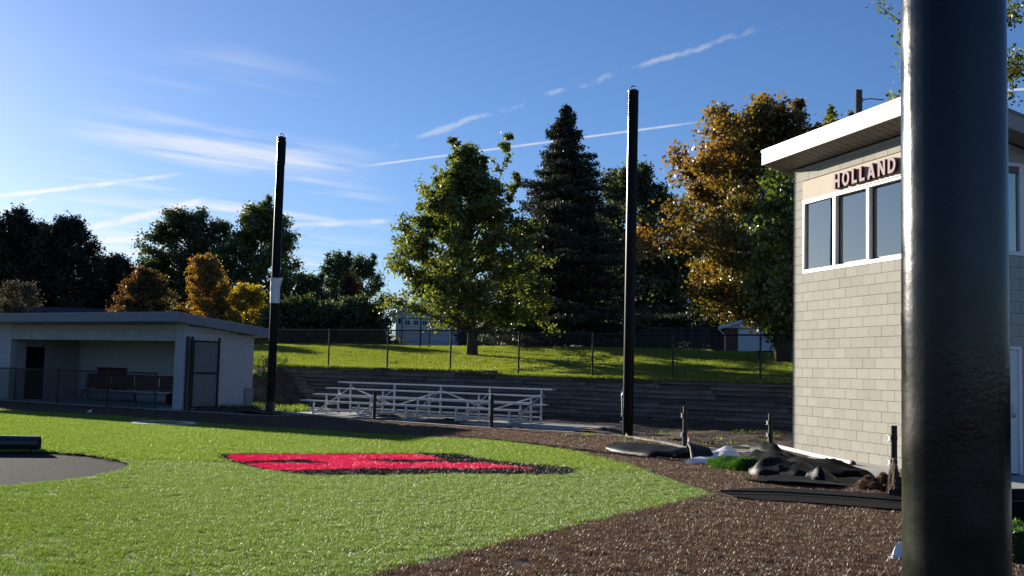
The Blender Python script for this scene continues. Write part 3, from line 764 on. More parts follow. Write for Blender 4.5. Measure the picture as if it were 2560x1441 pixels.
mb = MB(); mb.box(1.72, 1.75, .001, .012, .035, 1.30); mb.build('side_panel', BRB, cb)
mb = MB(); mb.box(-.02, 1.77, -.04, .013, 1.301, 1.33); mb.build('top_board', REDB, cb)
def roll(name, label, a, b, rad, m_, cat='roll', group=None, spiral=True, seed=0, squash=1.0):
    a, b = Vector(a), Vector(b); L_ = (b - a).length
    t_ = thing(name, label, cat, a, math.atan2((b - a).y, (b - a).x), group)
    r = random.Random(seed); mb = MB(); n = 22; st = 14; vs = []
    for i in range(st + 1):
        x = L_ * i / st; k = 1 + r.uniform(-.03, .03)
        for q in range(n):
            an = 2 * math.pi * q / n; bump = 1 + .05 * math.sin(an * 3 + i * .4) * r.uniform(.3, 1)
            z = rad * squash + rad * squash * k * bump * math.sin(an); vs.append((x, rad * k * bump * math.cos(an), max(z, .002)))
    fs = [(i * n + q, (i + 1) * n + q, (i + 1) * n + (q + 1) % n, i * n + (q + 1) % n) for i in range(st) for q in range(n)]
    fs += [tuple(range(n)), tuple(range(st * n, (st + 1) * n))[::-1]]
    mb.add(vs, fs); o = mb.build('rolled_sheet', m_, t_); smooth_angle(o, 50)
    if spiral:
        for xe, sg in ((L_ + .004, 1), (-.004, -1)):
            sp_ = []
            for q in range(60):
                an = q * .42; rr_ = rad * (.95 - .85 * q / 60); sp_.append((xe, rr_ * math.cos(an), rad * squash + rr_ * squash * math.sin(an)))
            mb = MB(); mb.tube(sp_, .008, 5); mb.build('rolled_end', TURF_K, t_)
    return t_
GRB = mat('grey_backing', (.16, .16, .17), .6, .4, noise=(6, .2)); BKB = mat('black_backing', (.005, .005, .006), .65, .06, noise=(8, .3), bump=(120, .6, .004))
roll('turf_roll', 'grey rolled turf remnant under the bench next to the cubby', dg(-7.7, 2.35, .036), dg(-5.0, 2.35, .036), .19, GRB, seed=1)
roll('turf_roll', 'pale grey rolled turf remnant between two other rolls under the bench', dg(-4.8, 2.30, .036), dg(-3.2, 2.32, .036), .2, mat('pale_backing', (.24, .24, .25), .6, .4), seed=2)
roll('turf_roll', 'black rolled turf remnant under the bench near the dugout pillar', dg(-3.1, 2.25, .036), dg(-.6, 2.28, .036), .22, BKB, seed=3)

# ================================================================== CHAIN LINK
def chain(mb, x0, x1, z0, z1, pitch=.058, w=.0042, y=0.0):
    """woven diamond mesh in the local xz plane"""
    H = z1 - z0; n = int((x1 - x0 + H) / pitch) + 1
    for k in range(n):
        for sgn in (1, -1):
            a = x0 - H + k * pitch if sgn > 0 else x0 + k * pitch
            # line x = a + sgn*(z - z0)
            za = z0; zb = z1; xa_ = a; xb_ = a + sgn * H
            lo, hi = (x0, x1)
            def clip(xA, zA, xB, zB):
                if xA > xB: xA, zA, xB, zB = xB, zB, xA, zA
                if xB <= lo or xA >= hi: return None
                if xA < lo: zA += (zB - zA) * (lo - xA) / (xB - xA); xA = lo
                if xB > hi: zB = zA + (zB - zA) * (hi - xA) / (xB - xA); xB = hi
                return xA, zA, xB, zB
            c = clip(xa_, za, xb_, zb)
            if c: mb.bar((c[0], y + sgn * w * .4, c[1]), (c[2], y + sgn * w * .4, c[3]), w, w)
def fence_run(parent, pts_x, z0, h, rail=.024, post=.03, mesh=True, mid=False, end_extra=.03, bottom=True, zf=None, wire=.0042):
    for i, x in enumerate(pts_x):
        b = zf(x) if zf else 0
        mb = MB(); mb.tube([(x, 0, b - .15), (x, 0, b + h + end_extra)], post, 8); mb.tube([(x, 0, b + h + end_extra), (x, 0, b + h + end_extra + post * .8)], [post * 1.1, post * .4], 8)
        smooth_angle(mb.build('post', BLACKM, parent), 50)
    for a, b in zip(pts_x[:-1], pts_x[1:]):
        za, zb = (zf(a), zf(b)) if zf else (0, 0)
        mb = MB(); mb.tube([(a + post * .6, 0, za + h), (b - post * .6, 0, zb + h)], rail, 8); smooth_angle(mb.build('top_rail', BLACKM, parent), 50)
        if bottom:
            mb = MB(); mb.tube([(a, .02, za + .06), (b, .02, zb + .06)], .006, 5); mb.build('tension_wire', BLACKM, parent)
        if mesh:
            mb = MB(); chain(mb, a, b, 0.04, h, w=wire)
            if zf:
                q = (zb - za) / (b - a); mb.v = [(x, y, z + za + q * (x - a)) for x, y, z in mb.v]
            mb.build('mesh', BLACKM, parent)
def along(u, off_y):                                       # local x on the dugout front line offset by off_y, at pixel column u
    d = ray(u, 1000); a = d.x / d.y; O = dg(0, off_y)
    return (a * O.y - O.x) / (dF.x - a * dF.y)
fy = -.50
df = thing('dugout_fence', 'low black chain link fence across the front of the dugout', 'fence', dg(0, fy), TH)
fx = [along(u, fy) for u in (35, 142, 267, 388)]
fence_run(df, [fx[0] - (fx[1] - fx[0]) * .9] + fx, 0, 1.22)
# gate with its posts
g0, g1 = G(462, 1026), G(541, 1024)
gt = thing('dugout_gate', 'tall open black chain link gate beside the dugout pillar', 'gate', g0, math.atan2(g1.y - g0.y, g1.x - g0.x))
gl = (g1 - g0).length; GH = 2.42
for x in (0, .20, gl):
    mb = MB(); mb.tube([(x, 0, -.1), (x, 0, GH + .05)], .045, 10); mb.tube([(x, 0, GH + .05), (x, 0, GH + .085)], [.047, .02], 10); smooth_angle(mb.build('post', BLACKM, gt), 50)
for nm, z in (('top_rail', GH - .07), ('middle_rail', GH * .52), ('bottom_rail', .09)):
    mb = MB(); mb.tube([(.20, 0, z), (gl, 0, z)], .026, 8); smooth_angle(mb.build(nm, BLACKM, gt), 50)
mb = MB(); mb.tube([(0, 0, GH - .07), (.2, 0, GH - .07)], .02, 8); mb.build('short_rail', BLACKM, gt)
mb = MB(); mb.tube([(.285, 0, .09), (.285, 0, GH - .07)], .022, 8); mb.build('stile', BLACKM, gt)
mb = MB(); chain(mb, .04, gl, .1, GH - .08, .06, .0055); mb.build('mesh', BLACKM, gt)
for z in (.5, 1.9):
    mb = MB(); mb.box(.19, .30, -.06, -.03, z, z + .05); mb.build('hinge', BLACKM, gt)

# ================================================================== RETAINING WALL
TIM = mat('weathered_timber', (.19, .18, .165), .9, .2, noise=(2.2, .5, (.03, .03, .032)), bump=(9, .7, .02), objrand=.35, stretch=(.35, 3, 3))
rw = thing('retaining_wall', 'low retaining wall of stacked grey weathered timbers behind the bleachers', 'retaining wall', wl(0, 0), TH)
mb = MB(); mb.box(S_L - 2.5, S_R, .16, .24, -.25, 1.38); mb.build('backing', DARK, rw)
rt = random.Random(11); THH = 1.46 / 9; TMS = {}
for r in range(10):
    x = S_L - 2.6 + rt.uniform(0, 1.2) - (1.0 if r == 9 else 0); end = S_R if r < 9 else S_STEP
    while x < end - .1:
        ln = rt.choice([2.44, 2.44, 2.44, 1.8, .16, 3.05]) if r < 9 else 2.44
        ln = min(ln, end - x)
        k = round(ln, 2)
        if k not in TMS:
            m_ = MB(); b_ = .012; hh = THH / 2 - .006
            sec = [(0 + b_, -hh), (0, -hh + b_), (0, hh - b_), (b_, hh), (.155, hh), (.155, -hh)]
            vs = [(xx_, a, b) for xx_ in (-ln / 2 + .008, ln / 2 - .008) for a, b in sec]
            m_.add(vs, [tuple(range(6)), tuple(range(6, 12))[::-1]] + [(q, q + 6, (q + 1) % 6 + 6, (q + 1) % 6) for q in range(6)]); TMS[k] = m_.mesh('timber', TIM)
        o = link('timber', TMS[k], rw, (x + ln / 2, rt.uniform(-.012, .012) + .012 * r * .6, THH * (r + .5) - (.0 if r < 9 else .02)))
        o.rotation_euler = (rt.uniform(-.02, .02), rt.uniform(-.003, .003), 0)
        x += ln
# fence on the wall
uf = thing('lawn_fence', 'black chain link fence along the lawn above the timber wall', 'fence', wl(0, .42), TH)
fxs = [wall_hit(u) * 1.0 for u in (803, 952, 1112, 1283, 1467, 1672, 1890)]
sp0 = (fxs[-1] - fxs[0]) / 6
xs = [fxs[0] - 2 * sp0, fxs[0] - sp0] + [fxs[0] + sp0 * k for k in range(7)] + [fxs[-1] + sp0, fxs[-1] + 2 * sp0]
fence_run(uf, xs, 0, 1.56, rail=.028, post=.034, wire=.005, zf=lambda x: upland(x, .42) - .02)

# ================================================================== POLES
def net_pole(name, label, base, h, rad, seed, group, sleeve=None, stack=True):
    t_ = thing(name, label, 'pole', base, 0, group)
    mb = MB(); mb.tube([(0, 0, -.3), (0, 0, h)], rad, 32); o = mb.build('shaft', POLE, t_); smooth_angle(o, 50)
    mb = MB(); mb.tube([(0, 0, h), (0, 0, h + .03), (0, 0, h + .07)], [rad * 1.05, rad * 1.05, rad * .35], 24); smooth_angle(mb.build('cap', BLACKM, t_), 40)
    mb = MB(); mb.tube([(math.cos(a) * .06 * 1, 0, h + .10 + math.sin(a) * .06) for a in [k * math.pi / 6 for k in range(13)]], .014, 6, cap=False); mb.build('eye_bolt', BLACKM, t_)
    return t_
PG = 'tall black netting poles round the backstop'
RP = G(1569, 1091); lp = G(675, 1036)
p1 = net_pole('netting_pole', 'tall black steel netting pole standing before the timber wall right of the bleachers', RP, 9.05, .138, 1, PG)
# chain and hardware on the pole's left side
mb = MB()
for k in range(26):
    a = Vector((-.15 + .004 * (k % 2), -.03, 9.02 - k * .024)); mb.tube([a, a + Vector((.012 * (1 if k % 2 else -1), 0, -.03))], .009, 5)
mb.build('chain', BLACKM, p1)
mb = MB(); mb.tube([(-.150, -.03, .5), (-.175, -.03, 1.05), (-.150, -.03, 1.1)], .012, 6); mb.build('halyard', GALV, p1)
for z in (.35, .55, .95, 1.12):
    mb = MB(); mb.box(-.19, -.11, -.05, -.02, z, z + .025); mb.build('cleat', GALV, p1)
p2 = net_pole('netting_pole', 'tall black steel netting pole wrapped with white plastic near the dugout', lp, 9.1, .138, 2, PG)
r = random.Random(4); mb = MB(); vs = []; n = 24
prof = [(3.62, .147), (3.66, .155), (3.80, .150), (3.95, .158), (4.05, .149), (4.08, .160), (4.25, .158), (4.38, .172), (4.44, .185)]
for z, q in prof:
    vs += [((q + r.uniform(-.006, .008)) * math.cos(2 * math.pi * k / n), (q + r.uniform(-.006, .008)) * math.sin(2 * math.pi * k / n), z + r.uniform(-.012, .012)) for k in range(n)]
mb.add(vs, [(i * n + k, i * n + (k + 1) % n, (i + 1) * n + (k + 1) % n, (i + 1) * n + k) for i in range(len(prof) - 1) for k in range(n)])
mb.add([(.16, -.02, 4.2), (.22, -.04, 4.5), (.24, 0, 4.44), (.17, .03, 4.2)], [(0, 1, 2, 3)])
smooth_angle(mb.build('plastic_wrap', mat('white_wrap', (.68, .70, .74), .4, .4, noise=(7, .12), bump=(14, .5, .02)), p2), 60)
mb = MB(); mb.tube([(0, 0, -.2), (0, 0, .42)], .155, 24); smooth_angle(mb.build('base_sleeve', BLACKM, p2), 50)
mb = MB(); mb.tube([(.15, -.03, 8.2), (.155, -.03, 9.0)], .012, 6); mb.build('chain', BLACKM, p2)
# the near pole
q = D(2386, 720, 2.93)
def near_steel():
    mt = bpy.data.materials.new('rough_black_coating'); mt.use_nodes = True; nt = mt.node_tree; N = nt.nodes; L = nt.links; b = N['Principled BSDF']
    b.inputs['Base Color'].default_value = (.017, .018, .021, 1); b.inputs['Specular IOR Level'].default_value = .36
    tc = N.new('ShaderNodeTexCoord')
    n1 = N.new('ShaderNodeTexNoise'); n1.inputs['Scale'].default_value = 55; n1.inputs['Detail'].default_value = 6; L.new(tc.outputs['Object'], n1.inputs['Vector'])
    mp = N.new('ShaderNodeMapping'); mp.inputs['Scale'].default_value = (60, 60, 1.2); L.new(tc.outputs['Object'], mp.inputs[0])
    n2 = N.new('ShaderNodeTexNoise'); n2.inputs['Scale'].default_value = 1; n2.inputs['Detail'].default_value = 3; L.new(mp.outputs[0], n2.inputs['Vector'])
    n3 = N.new('ShaderNodeTexNoise'); n3.inputs['Scale'].default_value = 5; n3.inputs['Detail'].default_value = 6; L.new(tc.outputs['Object'], n3.inputs['Vector'])
    a = N.new('ShaderNodeMath'); a.operation = 'MULTIPLY_ADD'; a.inputs[1].default_value = .8; L.new(n2.outputs[0], a.inputs[0]); L.new(n1.outputs[0], a.inputs[2])
    bp_ = N.new('ShaderNodeBump'); bp_.inputs['Strength'].default_value = .16; bp_.inputs['Distance'].default_value = .004; L.new(a.outputs[0], bp_.inputs['Height']); L.new(bp_.outputs[0], b.inputs['Normal'])
    mr = N.new('ShaderNodeMapRange'); mr.inputs[1].default_value = .35; mr.inputs[2].default_value = .7; mr.inputs[3].default_value = .13; mr.inputs[4].default_value = .30; L.new(n3.outputs[0], mr.inputs[0]); L.new(mr.outputs[0], b.inputs['Roughness'])
    rp = N.new('ShaderNodeValToRGB'); rp.color_ramp.elements[0].position = .45; rp.color_ramp.elements[1].position = .75; rp.color_ramp.elements[0].color = (.006, .0065, .008, 1); rp.color_ramp.elements[1].color = (.017, .016, .014, 1)
    L.new(n3.outputs[0], rp.inputs[0]); L.new(rp.outputs[0], b.inputs['Base Color'])
    return mt
p3 = thing('netting_pole', 'thick black steel pole with rough shiny coating hiding the press box corner', 'pole', (q.x, q.y, 0), 0, PG)
mb = MB(); mb.tube([(0, 0, -.3)] + [(0, 0, .5 * k) for k in range(19)], .1365, 64); smooth_angle(mb.build('shaft', near_steel(), p3), 50)
mb = MB(); mb.tube([(0, 0, 9.0), (0, 0, 9.04), (0, 0, 9.1)], [.143, .143, .05], 32); smooth_angle(mb.build('cap', BLACKM, p3), 40)
# short posts
def short_post(u, v, h, label, hinge=True, rad=.052, side=-1):
    t_ = thing('short_post', label, 'post', G(u, v), 0, 'short black fence posts waiting for rails')
    mb = MB(); mb.tube([(0, 0, -.15), (0, 0, h)], rad, 16, cap=False); mb.tube([(0, 0, h), (0, 0, h + .004)], [rad, rad * .96], 16); smooth_angle(mb.build('tube', BLACKM, t_), 50)
    if hinge:
        for z in (h - .2, .28) if h > .7 else (h - .2,):
            mb = MB(); mb.tube([(0, 0, z - .025), (0, 0, z + .025)], rad + .006, 14); smooth_angle(mb.build('band', BLACKM, t_), 50)
            mb = MB(); mb.box(-rad - .05, -rad, -.015, .015, z - .05, z - .04); mb.box(-rad - .05, -rad, -.015, .015, z + .04, z + .05); mb.box(-rad - .03, -rad - .022, -.02, .02, z - .04, z + .04); mb.build('clip', GALV, t_)
    return t_
short_post(935, 1051, .88, 'short black post in front of the left half of the bleachers', False)
short_post(1228, 1071, .94, 'short black post in front of the right end of the bleachers', True)
short_post(1712, 1118, .90, 'short black post beside the orange capped stake', True)
short_post(1926, 1118, .76, 'short black post by the far corner of the press box', True)
short_post(2235, 1199, .87, 'short black post on the concrete beside the brown turf scrap', True)
st_ = thing('marker_stake', 'white plastic stake with orange cap behind a short post', 'stake', G(1722, 1113))
mb = MB(); mb.tube([(0, 0, -.1), (0, 0, .19)], .022, 10); mb.build('pipe', WHITE, st_, True)
mb = MB(); mb.tube([(0, 0, .19), (0, 0, .25), (0, 0, .265)], [.034, .034, .02], 10); mb.build('cap', mat('orange_plastic', (.85, .10, .02), .4, .4), st_)

# ================================================================== BLEACHERS
bs = thing('bleachers', 'four row aluminium bleachers on a concrete slab before the timber wall', 'bleachers', bl(0, 0, .045), TH)
ft = [-(bl(0, 0) - G(u, v)).length for u, v in ((786, 1038), (899, 1045), (1018, 1051), (1144, 1058.5))] + [0]
ft = [ft[0] * (1 - k / 4) for k in range(5)]
SZ = [.40, .60, .80, 1.0]; RUN = .62
x0, x1 = ft[0] - .48, .42
for i, z in enumerate(SZ):
    xl, xr = x0 + .0 * i, x1 + .02 * (i % 2)
    m_ = MB(); yb_ = RUN * i
    m_.box(xl, xr, yb_ - .125, yb_ + .125, z, z + .042); o = m_.build('seat_plank', ALU, bs)
    m_ = MB(); m_.box(xl - .006, xl - .0005, yb_ - .128, yb_ + .128, z - .004, z + .045); m_.box(xr + .0005, xr + .006, yb_ - .128, yb_ + .128, z - .004, z + .045); m_.build('end_cap', GALV, o)
    if i < 3:
        m_ = MB(); m_.box(xl + .1, xr - .1, yb_ + .30, yb_ + .53, .14 + .2 * i, .175 + .2 * i); m_.build('foot_plank', ALU, bs)
for x in ft:
    for i, z in enumerate(SZ):
        m_ = MB(); m_.box(x - .025, x + .025, RUN * i - .03, RUN * i + .03, 0, z - .001); m_.build('upright', ALU, bs)
    m_ = MB(); m_.box(x + .026, x + .05, -.06, RUN * 3 + .06, .02, .075); m_.build('base_runner', ALU, bs)
    for i in range(3):
        m_ = MB(); m_.box(x - .05, x - .026, RUN * i - .04, RUN * (i + 1) + .04, .08 + .2 * i, .138 + .2 * i); m_.build('step_bracket', ALU, bs)
    m_ = MB(); m_.bar((x + .06, .05, .06), (x + .06, RUN * 3, SZ[3] - .1), .018, .05); m_.build('diagonal_brace', ALU, bs)
for k, (a, b) in enumerate(zip(ft[:-1], ft[1:])):
    m_ = MB(); y3 = RUN * 3 + .045
    if k % 2 == 0: m_.bar((a, y3, .86), (b, y3, .30), .016, .045)
    else: m_.bar((a, y3, .30), (b, y3, .86), .016, .045)
    m_.build('cross_brace', ALU, bs)
    m_ = MB(); m_.box(a, b, RUN * 3 + .031, RUN * 3 + .06, .30 - .16, .19); m_.build('rear_rail', ALU, bs)

# ================================================================== SCRAPS OF TURF, SHEETS AND PIPE
def ridge(name, label, path, wid, hgt, m_, cat, seed, fold=.03, n=18, parent=None, part='sheet', skew=0.0, group=None, nsub=5):
    """a crumpled elongated heap lying on the ground along a path: half-oval sections with folds"""
    r = random.Random(seed); P = [Vector(q) for q in path]; o0 = P[0].copy()
    pts = []; ws = []; hs = []
    for i in range(len(P) - 1):
        for k in range(nsub):
            t = k / nsub; pts.append(P[i].lerp(P[i + 1], t)); e = sm(t); ws.append(wid[i] + (wid[i + 1] - wid[i]) * e); hs.append(hgt[i] + (hgt[i + 1] - hgt[i]) * e)
    pts.append(P[-1]); ws.append(wid[-1]); hs.append(hgt[-1])
    vs = []; ph = [r.uniform(0, 6.28) for _ in range(6)]
    for i, q in enumerate(pts):
        d = (pts[min(i + 1, len(pts) - 1)] - pts[max(i - 1, 0)]).normalized(); s_ = Vector((-d.y, d.x, 0))
        for k in range(n + 1):
            a = math.pi * k / n; cx, cz = math.cos(a), max(0, math.sin(a)) ** .8
            f = 1 + fold * 6 * math.sin(i * .55 + a * 2 + ph[0]) * .3 + fold * 4 * math.sin(i * 1.3 - a * 3.1 + ph[1]) * .3 + fold * 3 * math.sin(i * .31 + a * 5 + ph[2]) * .3
            f += fold * 2.4 * (abs(math.sin(i * .42 + a * 1.3 + ph[4])) - .6) + fold * 1.6 * (abs(math.sin(i * .8 - a * 1.9 + ph[5])) - .6)
            z = hs[i] * cz * f + fold * .5 * math.sin(i * .9 + k + ph[3]) * hs[i]
            pos = q + s_ * (cx * ws[i] / 2 + skew * hs[i] * cz) - o0; vs.append((pos.x, pos.y, max(.004, z) if 0 < k < n else .003))
    m = n + 1; fs = [(i * m + k, i * m + k + 1, (i + 1) * m + k + 1, (i + 1) * m + k) for i in range(len(pts) - 1) for k in range(n)]
    L_ = len(pts); fs += [tuple(range(m)), tuple(range((L_ - 1) * m, L_ * m))[::-1]] + [(i * m, (i + 1) * m, (i + 1) * m + n, i * m + n) for i in range(L_ - 1)]
    mb = MB(); mb.add(vs, fs)
    root = parent or thing(name, label, cat, (o0.x, o0.y, o0.z), 0, group)
    o = mb.build(part, m_, root)
    if parent: o.location = (o0.x - parent.location.x, o0.y - parent.location.y, o0.z - parent.location.z)
    smooth_angle(o, 70); return root, o
def flat_sheet(name, label, outline, zt, m_, cat, seed, wave=.02, z0=0.0, edge=.018, parent=None, part='sheet'):
    """a limp sheet with waves and real thickness"""
    poly = resample(outline + [outline[0]], .12)[:-1]; n = len(poly)
    xs_ = [p[0] for p in poly]; ys_ = [p[1] for p in poly]; pts = [Vector(p) for p in poly]
    r = np.random.default_rng(seed)
    gx, gy = np.meshgrid(np.arange(min(xs_), max(xs_), .12), np.arange(min(ys_), max(ys_), .12)); gx, gy = gx.ravel() + r.uniform(-.02, .02, gx.size), gy.ravel() + r.uniform(-.02, .02, gy.size)
    k = inside(poly, gx, gy); pts += [Vector((a, b)) for a, b in zip(gx[k], gy[k])]
    res = delaunay_2d_cdt(pts, [(i, (i + 1) % n) for i in range(n)], [tuple(range(n))], 1, 1e-5)
    V, E_, F_ = res[0], res[1], res[2]
    ax = np.array([v.x for v in V]); ay = np.array([v.y for v in V])
    z = zt + wave * (vnoise(ax * 1.3, ay * 1.3, seed) + .45 * vnoise(ax * 4, ay * 4, seed + 1)); z = np.maximum(z, edge + .004)
    o0 = Vector((float(ax.mean()), float(ay.mean()), 0)); nv = len(V)
    vs = [(a - o0.x, b - o0.y, c + z0) for a, b, c in zip(ax, ay, z)] + [(a - o0.x, b - o0.y, c - edge + z0) for a, b, c in zip(ax, ay, z)]
    fs = []; cnt = {}
    for f in F_:
        a, b, c = [V[i] for i in f[:3]]
        if (b.x - a.x) * (c.y - a.y) - (b.y - a.y) * (c.x - a.x) < 0: f = f[::-1]
        fs.append(tuple(f)); fs.append(tuple(i + nv for i in f[::-1]))
        for i in range(len(f)):
            e = (f[i], f[(i + 1) % len(f)]); cnt[e] = 1
    for (a, b) in list(cnt):
        if (b, a) not in cnt: fs.append((b, a, a + nv, b + nv))
    mb = MB(); mb.add(vs, fs)
    if parent: root = parent
    else: root = thing(name, label, cat, o0)
    o = mb.build(part, m_, root)
    if parent: o.location = o0 - parent.location
    smooth_angle(o, 50); return root
g = lambda u, v, z=0.0: G(u, v, z)
BKS = mat('black_backing_sheen', (.005, .005, .006), .5, .09, noise=(8, .3), bump=(70, .9, .006))
WPL = mat('white_plastic', (.68, .70, .73), .35, .5, bump=(9, .6, .03))
# heap 1: long low black sheet with ribbed end
h1, _ = ridge('turf_sheet', 'long low heap of shiny black turf backing in front of the timber wall', [g(1512, 1119), g(1560, 1122), g(1620, 1132), g(1690, 1141), g(1735, 1146)], [.25, 1.0, 1.5, 1.5, 1.1], [.03, .13, .17, .16, .15], BKS, 'turf sheet', 3, .06)
for k in range(7):
    a = g(1716 + 8 * k, 1139 + 1.2 * k); b = g(1734 + 8 * k, 1155 - .2 * k)
    mb = MB(); mb.tube([a - h1.location + Vector((0, 0, .06)), a.lerp(b, .35) - h1.location + Vector((0, 0, .27 - .012 * k)), a.lerp(b, .7) - h1.location + Vector((0, 0, .21 - .012 * k)), b - h1.location + Vector((0, 0, .04))], [.05, .035, .035, .05], 8); smooth_angle(mb.build('fold', BKS, h1), 60)
ridge('plastic_sheet', 'crumpled white plastic sheet between black turf and green scrap', [g(1714, 1159), g(1745, 1158), g(1775, 1156), g(1806, 1151), g(1822, 1146)], [.3, .55, .6, .7, .5], [.03, .08, .10, .17, .20], WPL, 'plastic sheet', 8, .06)
# green scrap with its own fibres
gs, go_ = ridge('turf_scrap', 'folded bright green turf scrap beside the big black fold', [g(1792, 1166), g(1830, 1172), g(1870, 1178), g(1893, 1180)], [.45, .6, .6, .4], [.13, .16, .20, .14], TURF_G, 'turf scrap', 9, .10)
def fuzz(root, obj, tuft, n, seed, s0=.7, s1=1.3, name='fibres', zmin=.03, keep=None):
    """fibres on an object: one joined mesh of tufts standing out from its faces"""
    r = np.random.default_rng(seed); me = obj.data; me.calc_loop_triangles()
    tv = np.zeros(len(me.vertices) * 3); me.vertices.foreach_get('co', tv); tv = tv.reshape(-1, 3)
    tr = np.array([t.vertices[:] for t in me.loop_triangles]); a, b, c = tv[tr[:, 0]], tv[tr[:, 1]], tv[tr[:, 2]]
    nr = np.cross(b - a, c - a); ar = np.linalg.norm(nr, axis=1); ok = (nr[:, 2] > -.3 * ar) & (a[:, 2] + b[:, 2] + c[:, 2] > zmin)
    if keep is not None: ok &= keep((a + b + c) / 3)
    ar = np.where(ok, ar, 1e-9); t = r.choice(len(tr), n, p=ar / ar.sum()); u_, v_ = r.uniform(0, 1, n), r.uniform(0, 1, n); fl = u_ + v_ > 1; u_[fl] = 1 - u_[fl]; v_[fl] = 1 - v_[fl]
    P_ = a[t] + (b[t] - a[t]) * u_[:, None] + (c[t] - a[t]) * v_[:, None]; nn = nr[t] / np.maximum(np.linalg.norm(nr[t], axis=1), 1e-9)[:, None]
    L_ = .05 * r.uniform(s0, s1, n); dr = nn + r.normal(0, .45, (n, 3)); dr /= np.linalg.norm(dr, axis=1)[:, None]
    sd = np.cross(dr, r.normal(0, 1, (n, 3))); sd /= np.linalg.norm(sd, axis=1)[:, None]; w_ = .0035
    V = np.stack([P_ - sd * w_, P_ + sd * w_, P_ + dr * L_[:, None]], 1).reshape(-1, 3)
    F_ = np.arange(n * 3).reshape(-1, 3)
    o = link(name, np_mesh(name, V, F_, tuft, np.repeat(r.uniform(0, 1, n), 3)), root); o.location = obj.location; struct(o, 'stuff'); return o
FGD = foliage('scrap_green_fibre', (.02, .07, .008), (.045, .12, .014), (.10, .19, .03), .4, .06, .45)
fuzz(gs, go_, FGD, 9000, 4)
# big black fold in two layers
bf, o1 = ridge('turf_fold', 'big folded black turf backing with green edge lying on concrete by the press box', [g(1884, 1155), g(1915, 1163), g(1980, 1175), g(2070, 1189), g(2145, 1198), g(2174, 1203)], [.5, .8, .85, .8, .6, .3], [.18, .22, .23, .22, .17, .03], BKB, 'turf fold', 12, .08)
_, o2 = ridge('', '', [g(1893, 1186), g(1930, 1190), g(1985, 1195), g(2040, 1203), g(2078, 1212)], [.5, .8, .85, .7, .3], [.16, .27, .26, .18, .05], BKS, '', 13, .07, parent=bf, part='front_layer')
_, o3 = ridge('', '', [g(1888, 1136), g(1900, 1140), g(1925, 1146), g(1960, 1153), g(2010, 1160), g(2090, 1172)], [.3, .45, .45, .35, .25, .15], [.10, .26, .28, .18, .10, .04], BKB, '', 14, .035, parent=bf, part='rear_curl')
fuzz(bf, o3, FGD, 900, 5, name='green_edge', s0=.4, s1=.9, zmin=.0, keep=lambda c: c[:, 0] > .55)
flat_sheet('', '', px((1862, 1205), (1905, 1199), (1960, 1200), (2040, 1205), (2110, 1206), (2180, 1208), (2215, 1214), (2150, 1219), (2080, 1222), (2010, 1221), (1930, 1215)), .07, BKS, '', 15, .06, parent=bf, part='lower_layer')
ridge('', '', [g(2010, 1203), g(2045, 1210), g(2062, 1214)], [.15, .3, .12], [.05, .16, .04], BKS, '', 17, .2, parent=bf, part='crease')
fl = flat_sheet('turf_sheet', 'flat black turf sheet stretched across brown turf from the green point', px((1785, 1236), (1830, 1229), (1905, 1226), (2010, 1231), (2130, 1237), (2262, 1243), (2400, 1250), (2400, 1300), (2262, 1283), (2130, 1272), (2000, 1262), (1900, 1256), (1840, 1250), (1815, 1243)), .045, BKB, 'turf sheet', 21, .012)
mb = MB(); s0 = fl.location
mb.tube([g(1800, 1240) - s0 + Vector((0, 0, .066)), g(1950, 1243) - s0 + Vector((0, 0, .066)), g(2120, 1254) - s0 + Vector((0, 0, .066)), g(2330, 1272) - s0 + Vector((0, 0, .066))], .012, 6); mb.build('seam', TURF_K, fl)
# brown scrap
br, ob = ridge('turf_scrap', 'brown turf scrap curled against the short post', [g(2136, 1220), g(2170, 1224), g(2215, 1228), g(2250, 1232)], [.15, .4, .5, .4], [.05, .15, .19, .2], TURF_B, 'turf scrap', 31, .12)
FBR = foliage('brown_scrap_fibre', (.05, .028, .018), (.10, .055, .032), (.22, .14, .09), .35, .10, .35)
fuzz(br, ob, FBR, 6000, 6, .3, .7)
br2, ob2 = ridge('turf_scrap', 'small upright brown turf flap at the foot of a short post', [g(2232, 1246), g(2240, 1240), g(2248, 1233)], [.12, .2, .15], [.12, .36, .3], TURF_B, 'turf scrap', 33, .15)
fuzz(br2, ob2, FBR, 4000, 7, .3, .7)
# white pipe along the wall
a, b = g(1945, 1124, .05), g(2130, 1160, .03)
pp = thing('plastic_pipe', 'long white plastic pipe lying along the press box wall', 'pipe', (a.x, a.y, 0), 0)
mb = MB(); mb.tube([(0, 0, .11), (b - a) * .5 + Vector((0, 0, .075)), (b - a) + Vector((0, 0, .06))], .045, 12); smooth_angle(mb.build('pipe_body', WHITE, pp), 50)
mb = MB(); e_ = (b - a); dn_ = e_.normalized(); mb.tube([e_ + Vector((0, 0, .06)) + dn_ * .002, e_ + dn_ * .06 + Vector((0, 0, .06))], [.056, .05], 12); mb.build('end_plug', BLACKM, pp)
mb = MB(); mb.tube([g(1722, 1117, .05), g(1750, 1115, .06), g(1780, 1116, .05), g(1815, 1119.5, .05), (g(1860, 1120, .05)), g(1925, 1124, .05), g(1975, 1124, .05)], .028, 8)
tag(mb.build('yellow_hose', mat('yellow_hose', (.38, .27, .09), .6, .4), None, True), 'flat yellow hose lying along the edge of the concrete', 'hose')
mb = MB(); mb.tube([g(1690, 1124, .05), g(1742, 1126, .035), g(1820, 1134, .035), g(1872, 1141, .035)], .006, 6)
tag(mb.build('cable', BLACKM, None, True), 'thin dark cable lying across the concrete apron', 'cable')
